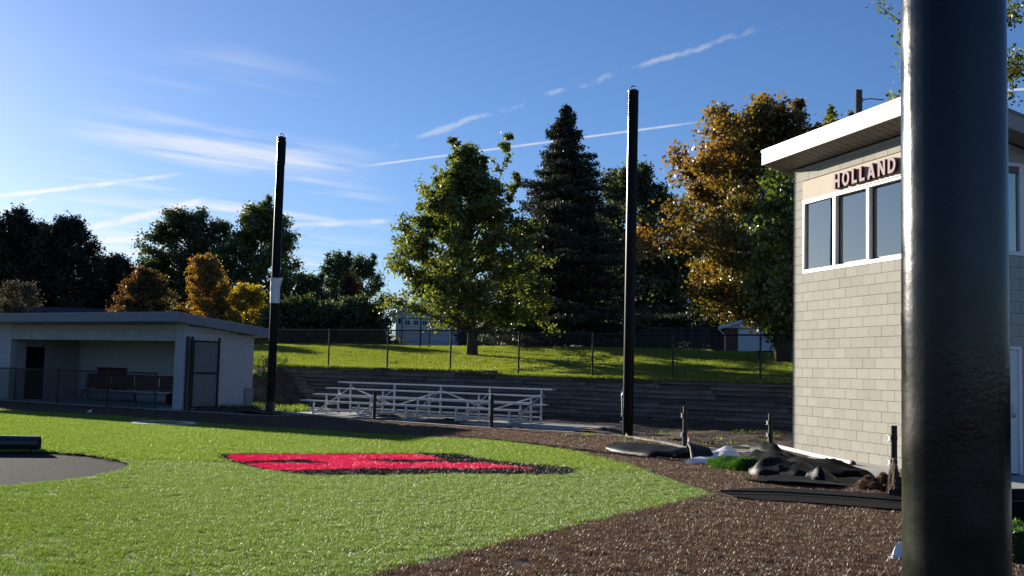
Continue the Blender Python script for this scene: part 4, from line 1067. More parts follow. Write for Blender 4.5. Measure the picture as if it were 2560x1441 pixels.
# things showing right of the near pole
roll('turf_roll', 'glossy black turf roll lying on the apron right of the thick pole', g(2475, 1270), g(2760, 1262), .12, BKS, seed=41)
roll('turf_roll', 'second black turf roll in front of the glossy one', g(2470, 1308), g(2800, 1310), .13, BKB, seed=42)
gr, og = ridge('turf_roll_scrap', 'dark green turf bundle lying on brown turf right of the thick pole', [g(2470, 1398), g(2530, 1402), g(2640, 1404), g(2760, 1405)], [.25, .5, .5, .4], [.22, .30, .30, .26], TURF_K, 'turf scrap', 43, .08)
fuzz(gr, og, FGD, 3000, 8, keep=lambda c: np.sin(c[:, 0] * 9) > .3)
rg = ridge('plastic_rag', 'crumpled white plastic rag at the foot of the thick pole', [g(2226, 1398), g(2250, 1396), g(2285, 1395)], [.06, .1, .06], [.03, .08, .05], WPL, 'rag', 44, .25)
# roll on the gravel circle
roll('turf_roll', 'black turf roll with green edge lying on the gravel circle', g(97, 1131, -.03), Vector((-13.2, 18.2, -.03)), .145, mat('roll_backing', (.012, .018, .016), .4, .6, noise=(6, .3), bump=(70, .5, .004)), seed=51)
ps = thing('paper_scrap', 'small white paper scrap lying on the dark turf before the dugout', 'scrap', g(222, 1032, .03))
mb = MB(); mb.add([(-.09, 0, 0), (.08, -.02, .01), (.05, .08, .10), (-.05, .07, .05), (.0, -.04, .06)], [(0, 1, 4), (1, 2, 4), (2, 3, 4), (3, 0, 4), (0, 3, 2, 1)]); mb.build('paper', WHITE, ps)

# ================================================================== HOUSES AND FENCES BEYOND THE LAWN
def ground_at(X, Y):
    s = (X - WO.x) * dF.x + (Y - WO.y) * dF.y; w = (X - WO.x) * nB.x + (Y - WO.y) * nB.y
    return terrain(s, max(w, .001))
def on(u, y):
    d = D(u, 900, y); return Vector((d.x, d.y, ground_at(d.x, d.y)))
SIDING = mat('grey_siding', (.58, .60, .64), .7, .3, noise=(2, .06)); BRICK = mat('brown_brick', (.17, .075, .05), .85, .2, noise=(9, .3)); SHING = mat('grey_shingle', (.055, .055, .06), .9, .1, noise=(6, .3))
DOORW = mat('garage_door_paint', (.72, .74, .80), .55, .3)
def garage(name, label, centre, wid, dep, hw, pitch, ang, walls, door_w, door_h, door_dx, windows, board=.16, cut=0.0):
    t_ = thing(name, label, 'garage', centre, ang)
    hwid = wid / 2
    m_ = MB(); dx0, dx1 = door_dx - door_w / 2, door_dx + door_w / 2
    m_.box(-hwid, dx0, 0, .15, -1, hw); m_.box(dx1, hwid, 0, .15, -1, hw); m_.box(dx0, dx1, 0, .15, door_h, hw)
    m_.box(-hwid, -hwid + .15, .15, dep, -1, hw); m_.box(hwid - .15, hwid, .15, dep, -1, hw); m_.box(-hwid + .15, hwid - .15, dep - .15, dep, -1, hw)
    m_.build('wall', walls, t_)
    z = hw; k = 0; pk = hw + hwid * pitch
    while z < pk - .05:                                    # gable boards, one by one
        half = hwid + .12 - (z - hw) / pitch; h2 = max(.02, half - board / pitch); m_ = MB()
        m_.add([(-half, -.015, z), (half, -.015, z), (h2, .012, z + board * .97), (-h2, .012, z + board * .97), (-half, .1, z), (half, .1, z), (h2, .1, z + board * .97), (-h2, .1, z + board * .97)],
               [(0, 1, 2, 3), (4, 7, 6, 5), (0, 4, 5, 1), (3, 2, 6, 7), (1, 5, 6, 2), (0, 3, 7, 4)]); m_.build('siding_board', SIDING, t_); z += board
    m_ = MB(); ov_ = .45; th = .16
    for sg in (-1, 1):
        a = (sg * (hwid + ov_), hw - ov_ * pitch); b = (0, pk)
        q = [(a[0], -.4, a[1]), (b[0], -.4, b[1]), (b[0], dep + .3, b[1]), (a[0], dep + .3, a[1])]
        vs = [(x, y, z_ + .03) for x, y, z_ in q] + [(x, y, z_ + .03 + th) for x, y, z_ in q]
        f6 = [(0, 1, 2, 3), (4, 7, 6, 5), (0, 4, 5, 1), (1, 5, 6, 2), (2, 6, 7, 3), (3, 7, 4, 0)]
        m_.add(vs, f6 if sg > 0 else [f[::-1] for f in f6])
    rf_ = m_.build('roof', SHING, t_)
    for sg in (-1, 1):
        m_ = MB(); m_.bar((sg * (hwid + ov_), -.43, hw - ov_ * pitch + .1), (0, -.43, pk + .1), .04, .2); m_.build('rake_board', SIDING, rf_)
        m_ = MB(); m_.tube([(sg * (hwid + ov_ + .05), -.4, hw - ov_ * pitch + .08), (sg * (hwid + ov_ + .05), dep + .2, hw - ov_ * pitch + .08)], .06, 8); m_.build('gutter', WHITE, rf_)
    m_ = MB()
    c = cut
    o_ = [(dx0, -.5), (dx1, -.5), (dx1, door_h - c), (dx1 - c * 1.0, door_h), (dx0 + c * 1.0, door_h), (dx0, door_h - c)] if c else [(dx0, -.5), (dx1, -.5), (dx1, door_h), (dx0, door_h)]
    n = len(o_); m_.add([(x, .05, z) for x, z in o_] + [(x, .1, z) for x, z in o_], [tuple(range(n)), tuple(range(n, 2 * n))[::-1]] + [(i, i + n, (i + 1) % n + n, (i + 1) % n) for i in range(n)])
    dd = m_.build('garage_door', DOORW, t_)
    if c:
        for xa_, sg in ((dx0, 1), (dx1, -1)):
            m_ = MB(); m_.add([(xa_, .02, door_h - c), (xa_ + sg * c, .02, door_h), (xa_, .02, door_h), (xa_, .14, door_h - c), (xa_ + sg * c, .14, door_h), (xa_, .14, door_h)], [(0, 1, 2), (5, 4, 3), (0, 3, 4, 1), (1, 4, 5, 2), (2, 5, 3, 0)]); m_.build('corner_brace', SIDING, t_)
    else:
        for r in range(3):
            m_ = MB(); z = .5 + .52 * r; m_.box(dx0, dx1, .035, .05, z, z + .02); m_.build('panel_joint', mat('joint', (.16, .17, .2), .8), dd)
        for k in range(windows):
            xw = dx0 + door_w * (k + .5) / windows; m_ = MB()
            for i in (-1, 1):
                for q in (0, 1):
                    m_.box(xw + (-.16 if i < 0 else .02), xw + (-.02 if i < 0 else .16), .03, .05, door_h - .42 + q * .15, door_h - .30 + q * .15)
            m_.build('window_pane', DARK, dd)
        m_ = MB(); m_.box(dx0 - .08, dx0, -.01, .1, -.5, door_h + .08); m_.box(dx1, dx1 + .08, -.01, .1, -.5, door_h + .08); m_.box(dx0, dx1, -.01, .1, door_h, door_h + .08); m_.build('door_trim', mat('trim_dark', (.18, .19, .21), .7), t_)
    return t_
c1 = on(1092, 76); c1.z = 2.95
ga = garage('garage', 'grey sided garage with eight window wide door behind the green maple', c1, 5.9, 7, 2.5, .34, R(4), SIDING, 4.9, 2.12, .0, 8)
mb = MB(); mb.box(-2.75, -2.6, -.14, -.01, 1.75, 2.05); mb.tube([(-2.675, -.07, 2.05), (-2.675, -.07, 2.12)], [.1, .02], 8); mb.build('wall_lamp', DARK, ga)
c2 = on(1922, 74); c2.z = 2.75
gb = garage('garage', 'brown brick garage with grey siding gable and pale overhead door', c2, 6.1, 7, 2.15, .33, R(-3), BRICK, 2.95, 2.1, -.62, 0, .17, .35)
mb = MB(); mb.tube([(-3.5, -.4, 2.05), (-3.1, -.06, 1.75), (-3.0, -.06, 1.7), (-3.0, -.06, -.4)], .045, 8); mb.build('downspout', WHITE, gb)
# hip roofed house behind the dugout
hs = on(150, 84); hs.z = 1.45
h_ = thing('house', 'low house with grey hip roof showing above the dugout roof', 'house', hs, R(12))
mb = MB(); mb.box(-6, 6, 0, 8, -1, 2.5); mb.build('wall', SIDING, h_)
mb = MB(); mb.add([(-6.6, -.6, 2.4), (6.6, -.6, 2.4), (6.6, 8.6, 2.4), (-6.6, 8.6, 2.4), (-2.4, 4, 4.35), (2.4, 4, 4.35)], [(0, 1, 5, 4), (1, 2, 5), (2, 3, 4, 5), (3, 0, 4), (0, 3, 2, 1)]); mb.build('roof', SHING, h_)
for x in (-3.5, 2.5):
    mb = MB(); mb.box(x, x + 1.4, -.03, .0, .9, 2.1); w_ = mb.build('window', DARK, h_)
    mb = MB(); mb.box(x - .08, x + 1.48, -.06, -.031, .8, .9); mb.build('sill', WHITE, w_)
hs = on(520, 90); hs.z = 0.9
h2_ = thing('house', 'dark roofed house between the orange tree and the dugout roof', 'house', hs, R(-8))
mb = MB(); mb.box(-5, 5, 0, 8, -1, 2.6); mb.build('wall', SIDING, h2_)
mb = MB(); mb.add([(-5.5, -.5, 2.5), (5.5, -.5, 2.5), (5.5, 8.5, 2.5), (-5.5, 8.5, 2.5), (-5.5, 4, 4.6), (5.5, 4, 4.6)], [(0, 1, 5, 4), (1, 2, 5), (2, 3, 4, 5), (3, 0, 4), (0, 3, 2, 1)]); mb.build('roof', SHING, h2_)
for x in (-3, 1.5):
    mb = MB(); mb.box(x, x + 1.5, -.03, .0, .9, 2.1); mb.build('window', DARK, h2_)
# picket fences
def picket(name, label, a, b, h, m_, gap, w, pointed):
    a, b = Vector(a), Vector(b); L_ = (Vector((b.x, b.y, 0)) - Vector((a.x, a.y, 0))).length
    t_ = thing(name, label, 'fence', a, math.atan2(b.y - a.y, b.x - a.x))
    pm = MB(); o_ = [(-w / 2, 0), (w / 2, 0), (w / 2, h - (.08 if pointed else 0)), (0, h), (-w / 2, h - (.08 if pointed else 0))]
    pm.add([(x, -.01, z) for x, z in o_] + [(x, .01, z) for x, z in o_], [(0, 1, 2, 3, 4), (9, 8, 7, 6, 5)] + [(i, i + 5, (i + 1) % 5 + 5, (i + 1) % 5) for i in range(5)])
    me = pm.mesh('picket', m_); n = int(L_ / (w + gap)); rp = random.Random(7)
    for k in range(n):
        o = link('picket', me, t_, (k * (w + gap), 0, (b.z - a.z) * k / n + rp.uniform(-.03, .03))); o.rotation_euler = (0, rp.uniform(-.012, .012), 0)
    for z in (.35, h - .35):
        mb = MB(); mb.box(-.05, L_, .012, .05, z, z + .09); mb.build('rail', m_, t_)
    return t_
picket('picket_fence', 'pale grey picket fence between the green maple and the spruce', on(1207, 68), on(1400, 67), 1.75, mat('grey_pickets', (.21, .21, .22), .9, .1, objrand=.25), .06, .085, True)
picket('plank_fence', 'dark upright plank fence under the dark trees left of the brick garage', on(1560, 70), on(1800, 68), 1.65, mat('dark_planks', (.05, .046, .045), .9, .1, objrand=.5), .012, .14, False)
# garden tables by the fence
for (u, lab) in ((1345, 'dark garden table with white edge near the picket fence'), (1443, 'dark garden table with white edge under the spruce')):
    b = on(u, 62); tb = thing('garden_table', lab, 'table', b, R(-10), 'garden tables behind the lawn')
    mb = MB(); mb.box(-.6, .6, -.4, .4, .72, .75); mb.build('tabletop', WHITE, tb)
    mb = MB(); mb.box(-.58, .58, -.38, .38, .66, .719); mb.build('apron', DARK, tb)
    for sx in (-.5, .5):
        for sy in (-.32, .32):
            mb = MB(); mb.box(sx - .04, sx + .04, sy - .04, sy + .04, -.1, .66); mb.build('leg', DARK, tb)
# signs and poles on the lawn
b = on(1072, 57)
sg = thing('warning_sign', 'small white sign with black symbol on a thin post', 'sign', b)
mb = MB(); mb.box(-.025, .025, -.02, .02, -.2, 2.02); mb.build('post', BLACKM, sg)
mb = MB(); mb.box(-.15, .15, -.032, -.021, 1.62, 2.02); pl = mb.build('plate', WHITE, sg)
mb = MB(); mb.tube([(.07 * math.cos(k * math.pi / 8), -.036, 1.86 + .10 * math.sin(k * math.pi / 8)) for k in range(17)], .016, 6, cap=False); mb.tube([(-.05, -.036, 1.78), (.05, -.036, 1.94)], .012, 6); mb.build('symbol', DARK, pl)
b = on(1049, 58); mb = MB(); mb.tube([(0, 0, -.2), (0, 0, 3.2), (0.02, 0, 5.0)], [.045, .04, .02], 8)
lp_ = mb.build('flag_pole', BLACKM, None, True); lp_.location = b; tag(lp_, 'thin dark bare pole beside the small warning sign', 'pole')
# leaning pole by the brick garage
a = on(1917, 46); b = D(1956, 785, 47.5)
mb = MB(); d = b - a; mb.tube([(0, 0, -.05), d * .5, d], [.05, .05, .045], 8)
o = mb.build('leaning_pole', mat('pinkish_wood', (.50, .36, .29), .7, .3, noise=(4, .2)), None, True); o.location = a; tag(o, 'pale wooden pole leaning into the tree beside the press box', 'pole')
# low dark bench under it
b = on(1935, 45); bh = thing('low_bench', 'low dark bench on the lawn by the leaning pole', 'bench', b, R(-6))
mb = MB(); mb.box(-.75, .75, -.16, .16, .36, .41); mb.build('seat', DARK, bh)
for x in (-.6, .6):
    mb = MB(); mb.box(x - .04, x + .04, -.13, .13, -.05, .36); mb.build('leg', DARK, bh)
# utility pole
up = on(2146, 46)
ut = thing('utility_pole', 'grey wooden utility pole rising behind the press box roof', 'utility pole', up)
WOODP = mat('grey_pole_wood', (.16, .14, .12), .9, .1, noise=(3, .4), bump=(12, .8, .02), stretch=(6, 6, .5))
zt_ = D(2146, 226, 46).z - up.z
mb = MB(); mb.tube([(0, 0, -.5), (0, 0, zt_ * .5), (0, 0, zt_)], [.2, .17, .155], 14); smooth_angle(mb.build('shaft', WOODP, ut), 50)
mb = MB(); mb.tube([(.16, 0, zt_ - .42), (.5, 0, zt_ - .36), (1.1, .0, zt_ - .40)], .022, 6); mb.build('service_wire', BLACKM, ut)
mb = MB(); mb.box(.13, .2, -.04, .04, zt_ - .5, zt_ - .34); mb.build('wire_clamp', GALV, ut)
# small orange marker flags at the fence
for (u, v, lab) in ((653, 900, 'tiny orange marker flag at the foot of the lawn fence'), (621, 982, 'small orange marker ribbon on weeds by the dugout corner')):
    y = 43.0 if v < 950 else 40.3
    q = D(u, v + 8, y); f_ = thing('marker_flag', lab, 'flag', q)
    mb = MB(); mb.tube([(0, 0, -.5), (0, 0, .3)], .006, 5); mb.build('wire', GALV, f_)
    mb = MB(); mb.add([(0, -.002, .18), (.1, .01, .2), (.09, -.01, .32), (0, .002, .3), (0, .004, .18), (.1, .016, .2), (.09, -.004, .32), (0, .008, .3)], [(0, 1, 2, 3), (7, 6, 5, 4)]); mb.build('flag', mat('flag_orange', (.85, .16, .03), .5, .3), f_)

# ================================================================== TREES
BARK = mat('bark', (.075, .062, .052), .95, .1, noise=(5, .4), bump=(20, .8, .02), stretch=(3, 3, .7))
def leaf_cloud(name, C, nrm, L_, W_, m_, lc, r, parent):
    n = len(C)
    nn = nrm * .35 + r.normal(0, .8, (n, 3)); nn /= np.linalg.norm(nn, axis=1)[:, None]
    t = np.cross(nn, r.normal(0, 1, (n, 3))); t /= np.maximum(np.linalg.norm(t, axis=1), 1e-6)[:, None]; b = np.cross(nn, t)
    k = r.uniform(.65, 1.25, n)[:, None]; L2 = L_ * k / 2; W2 = W_ * k / 2
    fold = nn * (W2 * .35)
    V = np.stack([C - t * L2, C + b * W2 + fold - t * L2 * .15, C + t * L2, C - b * W2 + fold - t * L2 * .15], 1).reshape(-1, 3)
    F_ = np.arange(n * 4).reshape(-1, 4)
    return link(name, np_mesh(name, V, F_, m_, np.repeat(lc, 4)), parent)
def tree(name, label, base, H, env, m_, seed, n_leaf=24000, leaf=(.15, .11), n_limb=34, n_sub=9, trunk_r=.14, h0=.2, spires=(), sigma=.22, lean=(0, 0), group=None, keep=1.0, cat='tree', bark=BARK, droop=0.0, upw=.25, colgrad=None, trunk_top=.86):
    r = np.random.default_rng(seed); t_ = thing(name, label, cat, base, 0, group)
    ef = lambda f: np.interp(f, [e_[0] for e_ in env], [e_[1] for e_ in env])
    mb = MB(); ax = lambda z: np.array([lean[0] * z / H + .06 * math.sin(z * 1.1 + seed), lean[1] * z / H + .06 * math.cos(z * .9 + seed), z])
    zs = np.linspace(-.3, H * trunk_top, 9); mb.tube([ax(z) for z in zs], [trunk_r * (1.5 if i == 0 else 1.22 if i == 1 and H > 3 else 1 - .85 * i / 9) for i in range(9)], 9)
    C = []; Nn = []
    tips = []
    for i in range(n_limb):
        f = h0 + (.985 - h0) * ((i + r.uniform(.1, .9)) / n_limb); R_ = ef(f) * r.uniform(.62, 1.12)
        az = i * 2.39996 + r.uniform(-.4, .4); fs_ = max(.10, f - r.uniform(.10, .24) * (1 - f * .3)); st = ax(min(fs_, trunk_top - .02) * H)
        end = ax(f * H) + np.array([R_ * math.cos(az), R_ * math.sin(az), 0]); mid = (st + end) / 2 + np.array([0, 0, .06 * H * r.uniform(-.2, .6)]) + r.normal(0, .08 * R_ + .02, 3)
        tips.append((st, mid, end, R_))
    for (dx, dy, z0_, z1_, rad) in spires:
        st = ax(z0_ * H * .8); end = np.array([dx, dy, z1_ * H]); mid = np.array([dx * .9, dy * .9, (z0_ * .45 + z1_ * .55) * H]); tips.append((st, mid, end, -rad))
    per = max(6, n_leaf // (len(tips) * (n_sub + 1)))
    for (st, mid, end, R_) in tips:
        spire = R_ < 0; Rr = abs(R_)
        bez = lambda t: (1 - t) ** 2 * st + 2 * t * (1 - t) * mid + t * t * end
        w0 = trunk_r * (.18 + .22 * min(1, Rr / 4)); mb.tube([bez(t) for t in (0, .3, .6, .85, 1)], [w0, w0 * .75, w0 * .5, w0 * .3, w0 * .15], 5, cap=False)
        for k in range(15 if spire else n_sub + 1):
            if r.uniform() > keep: continue
            tt = r.uniform(.5 if spire else .35, 1.0) if k else .97; p0 = bez(tt)
            if spire: d = np.array([r.normal(0, 1), r.normal(0, 1), 1.2]); ln = Rr * r.uniform(.5, 1.2) * (1.25 - tt) * 1.6
            else:
                d = (end - st) / max(.2, np.linalg.norm(end - st)) * .8 + r.normal(0, .7, 3) + np.array([0, 0, upw - droop]); ln = (.20 * Rr + .25) * r.uniform(.5, 1.25)
            d = d / np.linalg.norm(d); p1_ = p0 + d * ln
            mb.tube([p0, (p0 + p1_) / 2 + r.normal(0, .03, 3), p1_], [w0 * .3, w0 * .2, w0 * .08], 4, cap=False)
            m2 = int(per * r.uniform(.5, 1.5) * (.45 if spire else 1)); q = r.uniform(.05, 1.15, m2)[:, None]
            sg_ = sigma * (.42 if spire else 1); c = p0 + (p1_ - p0) * q + r.normal(0, sg_, (m2, 3)) * np.array([1, 1, .7]) - np.array([0, 0, droop * .3]) * q
            C.append(c); Nn.append(np.tile(d * .3 + np.array([0, 0, .55]), (m2, 1)))
    C = np.concatenate(C); Nn = np.concatenate(Nn)
    lc = np.clip(r.beta(1.7, 2.2, len(C)), 0, 1)
    if colgrad is not None: lc = np.clip(lc * .55 + colgrad(C / H, r), 0, 1)
    mb.build('trunk', bark, t_, True); leaf_cloud('crown', C, Nn, leaf[0], leaf[1], m_, lc, r, t_)
    return t_
def conifer(name, label, base, H, rmax, m_, seed, n_leaf=36000, z0=.05, needles=(.17, .05), levels=34, prof=.85, group=None, droop=.35, trunk_r=.16):
    r = np.random.default_rng(seed); t_ = thing(name, label, 'tree', base, 0, group); mb = MB()
    mb.tube([(0, 0, z) for z in (-.3, H * .3, H * .7, H)], [trunk_r, trunk_r * .75, trunk_r * .35, .015], 8)
    C = []; Nn = []; per = n_leaf // (levels * 9)
    for i in range(levels):
        f = z0 + (1 - z0) * (i + .5) / levels; Rl = rmax * (1 - f) ** prof + .05; nb = 9 if f < .8 else 6
        for k in range(nb):
            az = i * 1.3 + 6.283 * k / nb + r.uniform(-.3, .3); ln = Rl * r.uniform(.45, 1.18) * (1 + .18 * math.sin(i * 2.1)); h = f * H + r.uniform(-.15, .15)
            st = np.array([0, 0, h]); dx = np.array([math.cos(az), math.sin(az), 0])
            mid = st + dx * ln * .55 - np.array([0, 0, droop * ln * .35]); end = st + dx * ln + np.array([0, 0, -droop * ln * .45 + .10 * ln])
            if f > .85: end[2] += .25 * ln
            mb.tube([st, mid, end], [.03, .02, .006], 4, cap=False)
            m2 = int(per * (ln / rmax + .25) * 1.5); t = r.uniform(.12, 1.05, m2)[:, None]; p = (1 - t) ** 2 * st + 2 * t * (1 - t) * mid + t * t * end
            side = np.array([-dx[1], dx[0], 0]); wv = r.normal(0, 1, m2)[:, None] * (.10 + .20 * ln * (1 - np.abs(t - .5)) * .6)
            C.append(p + side * wv - np.array([0, 0, 1]) * np.abs(r.normal(0, .10, m2))[:, None] + r.normal(0, .05, (m2, 3))); Nn.append(np.tile(np.array([0, 0, .5]) + dx * .2, (m2, 1)))
    C = np.concatenate(C); Nn = np.concatenate(Nn)
    mb.build('trunk', BARK, t_, True); leaf_cloud('crown', C, Nn, needles[0], needles[1], m_, r.uniform(0, 1, len(C)), r, t_)
    return t_
L_GREEN = foliage('maple_leaf', (.052, .078, .014), (.118, .140, .022), (.27, .25, .045), .48, .06)
L_DARK = foliage('dark_leaf', (.030, .046, .015), (.058, .076, .022), (.11, .12, .036), .42, .05)
L_SPRUCE = foliage('spruce_needle', (.020, .030, .018), (.034, .042, .023), (.075, .07, .036), .2, .05)
L_PINE = foliage('pine_needle', (.014, .018, .010), (.022, .025, .013), (.04, .035, .018), .15, .04)
L_ORANGE = foliage('autumn_leaf', (.055, .068, .016), (.150, .105, .022), (.28, .150, .034), .45, .06)
L_YEL = foliage('yellow_leaf', (.13, .13, .02), (.32, .24, .03), (.46, .30, .04), .5, .05)
L_RED = foliage('reddish_leaf', (.035, .05, .014), (.07, .06, .018), (.16, .06, .022), .4, .05)
L_WIL = foliage('willow_leaf', (.036, .058, .022), (.065, .095, .032), (.12, .15, .055), .4, .06)
L_VINE = foliage('pear_leaf', (.045, .075, .012), (.10, .135, .02), (.21, .21, .035), .45, .07)
# the green maple on the lawn
mbse = on(1178, 51.0)
tree('maple_tree', 'broad green maple standing on the lawn behind the chain link fence', mbse, 10.0, [(.15, 1.6), (.2, 3.0), (.28, 3.9), (.4, 3.95), (.55, 3.3), (.7, 2.35), (.82, 1.5), (.92, .35), (1, .1)], L_GREEN, 7, 80000, (.17, .13), 72, 9, .20, .205, lean=(-.45, 0),
     spires=((-1.15, .2, .6, 1.03, .6), (-.5, .3, .62, .95, .5), (.35, -.1, .6, .94, .5), (1.5, .2, .6, 1.06, .6), (-1.9, .3, .45, .84, .5), (2.0, 0, .5, .86, .6), (-2.7, 0, .35, .72, .5), (-3.3, 0, .3, .6, .5), (2.9, .2, .35, .66, .6)), sigma=.185, keep=.78)
conifer('spruce_tree', 'tall dark spruce between the green maple and the right netting pole', on(1402, 60), 13.7, 6.3, L_SPRUCE, 11, 130000, .04, (.24, .08), 46, .92)
tree('round_tree', 'dark green tree half hidden between the spruce and the netting pole', on(1565, 78), 13.6, [(.1, 3.5), (.3, 5.0), (.6, 4.9), (.85, 3.3), (1, .8)], L_DARK, 13, 52000, (.24, .17), 40, 8, .25, .12, sigma=.33)
og = lambda c, r: np.clip(-.05 + .50 * (c[:, 2] - .2) - .80 * (c[:, 0] + .09) + r.normal(0, .12, len(c)) + .15 * np.sin(c[:, 2] * 14 + c[:, 0] * 9), 0, .75)
tree('autumn_tree', 'orange and gold maple behind the press box with bare twigs on top', on(1962, 44), 10.7, [(.16, 1.7), (.24, 3.4), (.36, 4.5), (.48, 4.7), (.6, 4.1), (.7, 3.4), (.8, 2.8), (.9, 2.2), (1, .9)], L_ORANGE, 17, 80000, (.17, .135), 66, 9, .24, .20,
     spires=((-.8, .2, .6, 1.03, .6), (.5, 0, .6, 1.0, .6), (-2.3, .2, .55, .93, .6), (-3.9, .2, .45, .72, .6)), sigma=.22, colgrad=og, lean=(-1.45, 0), keep=.9)
for k, (dx, zz) in enumerate(((1.75, 1.07), (2.1, 1.05), (-2.5, .80))): pass
tree('pear_tree', 'green leafy tree pressed against the far corner of the press box', on(2012, 36), 8.0, [(.2, .8), (.3, 1.5), (.45, 1.75), (.6, 1.9), (.75, 1.7), (.9, 1.0), (1, .3)], L_VINE, 19, 30000, (.15, .11), 46, 8, .17, .22, sigma=.18)
tree('tall_tree', 'tall sparse tree rising above the press box roof behind the thick pole', on(2390, 41), 16.5, [(.4, 1.5), (.6, 2.4), (.75, 2.7), (.9, 2.3), (1, 1.2)], L_GREEN, 23, 11000, (.17, .12), 30, 7, .26, .45, sigma=.22, keep=.7)
tree('slender_tree', 'slender green tree tips behind the press box roof by the utility pole', on(2085, 48), 10.9, [(.3, 1.0), (.6, 1.3), (.85, 1.0), (1, .3)], L_VINE, 25, 12000, (.16, .12), 26, 7, .15, .3, spires=((-.2, 0, .8, 1.02, .3), (.75, 0, .8, 1.0, .25)), sigma=.16)
# dark trees filling the gap right of the spruce
DG = 'dark trees behind the plank fence'
for i, (u, y, h, rr_) in enumerate(((1610, 80, 8.2, 2.6), (1700, 82, 9.0, 2.8), (1790, 84, 9.4, 3.0), (1880, 86, 9.6, 3.0), (1500, 84, 9.5, 2.8))):
    tree('dark_tree', ['dark leafy tree right behind the netting pole', 'dark leafy tree behind the middle of the plank fence', 'dark leafy tree behind the right end of the plank fence', 'dark leafy tree behind the brick garage', 'dark leafy tree behind the spruce'][i], on(u, y), h, [(.05, rr_ * .7), (.25, rr_), (.6, rr_ * .95), (.85, rr_ * .6), (1, .3)], L_DARK, 30 + i, 13000, (.26, .18), 30, 7, .2, .08, sigma=.35, group=DG)
conifer('yew_shrub', 'dark pointed evergreen shrub beside the garage door', on(1172, 72), 2.9, 1.25, L_DARK, 41, 7000, .0, (.16, .08), 16, .6, trunk_r=.06)
tree('dark_shrub', 'low dark shrub in front of the plank fence beside the netting pole', on(1545, 63), 2.1, [(0, .8), (.4, 1.25), (.8, .9), (1, .3)], L_DARK, 43, 6000, (.14, .1), 20, 6, .05, .02, sigma=.16, cat='shrub')
# left hand trees, well beyond the dugout
def ftree(name, label, u, y0, k, vt, env, m_, seed, n, leaf, *a, sigma=.25, spires=(), lean=(0, 0), **kw):
    """as seen at distance y0, but standing k times farther and k times larger"""
    b_ = on(u, y0 * k); return tree(name, label, b_, D(u, vt, y0 * k).z - b_.z, [(f, r * k) for f, r in env], m_, seed, n, (leaf[0] * (.45 + .55 * k), leaf[1] * (.45 + .55 * k)), *a, sigma=sigma * k, spires=tuple((p * k, q * k, c, d, e_ * k) for p, q, c, d, e_ in spires), lean=lean, **kw)
L_OAK = foliage('oak_leaf', (.046, .068, .016), (.09, .115, .024), (.20, .19, .045), .42, .06)
ftree('broad_tree', 'big dark green tree behind the dugout with ragged left side', 462, 80, 1.75, 522, [(.1, 3.2), (.3, 3.4), (.5, 3.1), (.7, 3.3), (.85, 2.6), (.95, 1.6), (1, .6)], L_DARK, 51, 56000, (.26, .18), 70, 9, .3, .12, sigma=.27, lean=(-.3, 0))
ftree('broad_tree', 'big green tree rising behind the white wrapped netting pole', 640, 76, 1.75, 508, [(.08, 2.6), (.3, 3.2), (.55, 2.9), (.75, 2.3), (.9, 1.5), (1, .5)], L_OAK, 53, 56000, (.24, .17), 70, 9, .3, .1, sigma=.25, spires=((.4, 0, .7, 1.03, .7),))
ftree('orange_tree', 'small orange brown tree in front of the big dark trees', 512, 66, 1.21, 642, [(.05, 1.2), (.3, 1.35), (.6, 1.25), (.85, .8), (1, .3)], L_ORANGE, 55, 17000, (.17, .13), 36, 7, .16, .06, sigma=.18, colgrad=lambda c, r: np.clip(.5 - .5 * c[:, 0] + r.normal(0, .1, len(c)), 0, .7))
ftree('yellow_tree', 'small golden yellow tree above the end of the dugout roof', 612, 59, 1.39, 716, [(.1, .7), (.35, 1.25), (.6, 1.3), (.85, .9), (1, .3)], L_YEL, 57, 16000, (.15, .11), 34, 7, .12, .15, sigma=.15)
ftree('red_green_tree', 'low green tree with reddish tips above the dugout roof', 350, 63, 1.24, 680, [(.1, 1.6), (.35, 2.0), (.65, 1.6), (.85, .9), (1, .3)], L_RED, 59, 19000, (.17, .12), 42, 7, .16, .1, sigma=.19, colgrad=lambda c, r: np.clip(.1 + .5 * c[:, 2] - .6 * c[:, 0] + r.normal(0, .1, len(c)), 0, .6))
for i, (u, y, h, rm, lab) in enumerate(((25, 82, 524, 3.8, 'tall dark pine at the far left behind the dugout'), (160, 80, 538, 3.6, 'dark spiky pine with the pointed top left of the broad tree'), (85, 86, 560, 4.2, 'dark pine between the two taller pines'), (275, 84, 640, 3.6, 'shorter dark pine sloping down towards the broad tree'), (-60, 84, 528, 3.8, 'dark pine at the outer end of the pine row'))):
    ftree('pine_tree', lab, u, y, 1.9, h, [(.04, rm * .9), (.3, rm), (.55, rm * .85), (.75, rm * .6), (.9, rm * .33), (1, .15)], L_PINE, 61 + i, 34000, (.40, .14), 62, 8, .3, .05, sigma=.28, upw=.5, group='dark pines behind the dugout', trunk_top=.95)
ftree('grey_bush', 'dark bush greyed by haze above the left end of the dugout roof', 35, 60, 1.75, 706, [(.1, 1.3), (.5, 1.9), (.8, 1.2), (1, .3)], foliage('hazed_leaf', (.05, .045, .03), (.075, .065, .04), (.11, .09, .055), .3, .04), 71, 11000, (.16, .11), 30, 6, .1, .05, sigma=.2, cat='bush')  # haze over this dark bush is put into its leaf colour
WG = 'wispy trees beyond the fence'
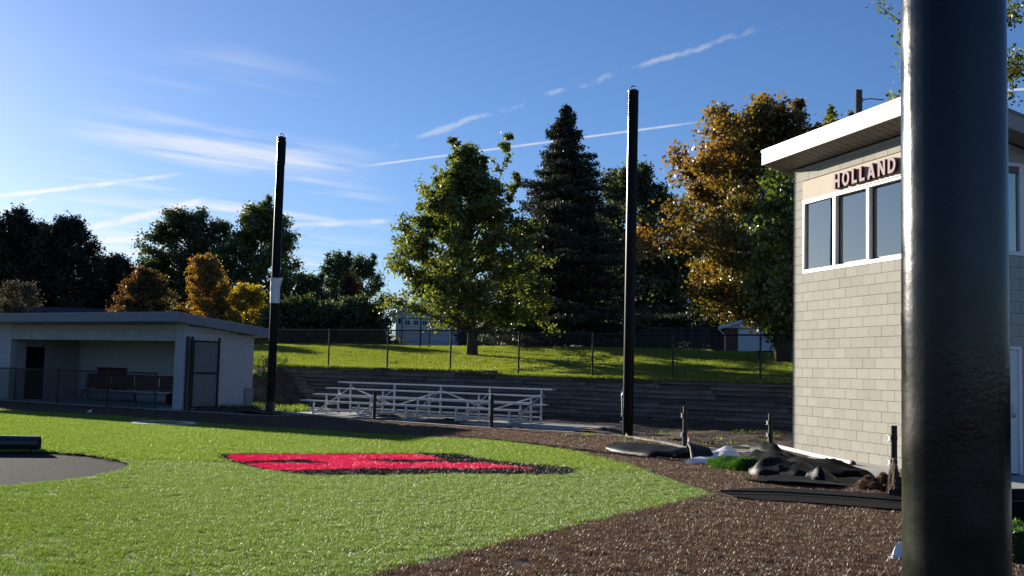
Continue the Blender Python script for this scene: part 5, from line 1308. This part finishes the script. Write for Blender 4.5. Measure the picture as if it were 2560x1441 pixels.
for i, (u, y, h, rm, lab) in enumerate(((770, 84, 690, 2.2, 'wispy green tree next to the white wrapped pole'), (838, 86, 630, 2.1, 'tallest wispy green tree between the pole and the maple'), (900, 88, 640, 2.2, 'wispy green tree just left of the maple'))):
    ftree('wispy_tree', lab, u, y, 1.6, h, [(.04, rm), (.3, rm), (.6, rm * .8), (.85, rm * .5), (1, .3)], L_WIL, 81 + i, 19000, (.26, .13), 36, 7, .2, .05, sigma=.24, upw=.8, group=WG, spires=((-.9, 0, .6, .97, .6), (.8, 0, .6, 1.0, .6)))
ftree('russet_tree', 'dark russet tree between the wispy trees', 868, 80, 1.55, 685, [(.04, 1.1), (.4, 1.2), (.8, .7), (1, .2)], foliage('russet_leaf', (.03, .02, .012), (.06, .028, .016), (.10, .04, .02), .35, .04), 85, 9000, (.2, .13), 24, 7, .12, .05, sigma=.2)
HG = 'dark hedge bushes behind the chain link fence'
for i, u in enumerate((700, 745, 790, 835, 880, 920)):
    tree('hedge_bush', ['dark hedge bush behind the foot of the white wrapped pole', 'dark hedge bush right beside the wrapped pole behind the fence', 'dark hedge bush under the shorter wispy tree', 'dark hedge bush below the tallest wispy tree', 'dark hedge bush below the russet tree', 'dark hedge bush nearest the left branches of the maple', 'dark hedge bush touching the left eave of the grey garage'][i], on(u, 74 - .3 * i), 3.0 + .3 * math.sin(i * 2), [(.0, 1.5), (.5, 1.6), (.8, 1.1), (1, .4)], L_DARK, 91 + i, 6000, (.2, .14), 22, 6, .08, .02, sigma=.22, group=HG, cat='bush')
for i, u in enumerate((1240, 1290, 1335, 1480)):
    tree('hedge_bush', ['low dark bush at the garage end of the picket fence', 'low dark bush before the middle of the picket fence', 'low dark bush beside the garden table at the picket fence', 'low dark bush under the right branches of the spruce'][i], on(u, 64.5), 1.3, [(.0, .8), (.5, .95), (.8, .6), (1, .2)], L_DARK, 101 + i, 3500, (.13, .09), 18, 6, .05, .02, sigma=.14, group='low bushes by the picket fence', cat='bush')
# weeds: bank, dirt and dugout corner
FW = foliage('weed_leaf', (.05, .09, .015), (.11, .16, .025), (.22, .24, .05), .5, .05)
def weeds(name, label, pts, h, n, seed, spread=.1, m_=FW):
    r = np.random.default_rng(seed)
    V = []; k = 0
    for p in pts:
        a = r.uniform(0, 6.28, n); hh = h * r.uniform(.4, 1.2, n); q = r.normal(0, spread, (n, 2)); ln = r.normal(0, .35, (n, 2)) * hh[:, None]; w = .010 + .12 * h * r.uniform(.03, .12, n)
        b0 = np.stack([p.x + q[:, 0], p.y + q[:, 1], np.full(n, p.z - .02)], -1); sd = np.stack([np.cos(a) * w, np.sin(a) * w, 0 * a], -1); md = b0 + np.stack([ln[:, 0] * .4, ln[:, 1] * .4, hh * .6], -1); tp = b0 + np.stack([ln[:, 0], ln[:, 1], hh], -1)
        V.append(np.stack([b0, md + sd, tp, md - sd], 1).reshape(-1, 3))
    V = np.concatenate(V); o = link(name, np_mesh(name, V, np.arange(len(V)).reshape(-1, 4), m_, np.repeat(r.uniform(0, 1, len(V) // 4), 4)))
    struct(o, 'stuff'); return o
rw_ = random.Random(77)
def tpt(u, v, y0=30, y1=60):                               # where the pixel ray meets the terrain or the bank
    best = None
    for k in range(400):
        y = y0 + (y1 - y0) * k / 400; q = D(u, v, y); s = (q.x - WO.x) * dF.x + (q.y - WO.y) * dF.y; w = (q.x - WO.x) * nB.x + (q.y - WO.y) * nB.y
        if q.z <= max(0, terrain(s, w)): return q
    return G(u, v)
weeds('weeds', '', [tpt(rw_.uniform(545, 660), rw_.uniform(1005, 1025)) for _ in range(70)], .22, 26, 1, .16, foliage('shade_weed', (.03, .045, .015), (.05, .07, .02), (.09, .10, .03), .4, .04))  # weeds by the dugout: weed leaf with the shade put into its colour
weeds('weeds', '', [tpt(rw_.uniform(690, 765), rw_.uniform(1022, 1032)) for _ in range(40)] + [tpt(rw_.uniform(660, 705), rw_.uniform(1000, 1012)) for _ in range(16)] + [tpt(rw_.uniform(640, 690), rw_.uniform(920, 950)) for _ in range(16)], .20, 22, 2, .12)
weeds('weeds', '', [tpt(rw_.uniform(622, 700), rw_.uniform(902, 914)) for _ in range(40)], .30, 18, 3, .2)
weeds('weeds', '', [G(rw_.uniform(1400, 1960), rw_.uniform(1080, 1112)) for _ in range(26)], .12, 12, 4, .08)
weeds('fence_vines', '', [wl(wall_hit(u) , .45, upland(wall_hit(u), .4)) for u in (632, 640, 648, 655, 662, 692)], .55, 26, 5, .12)
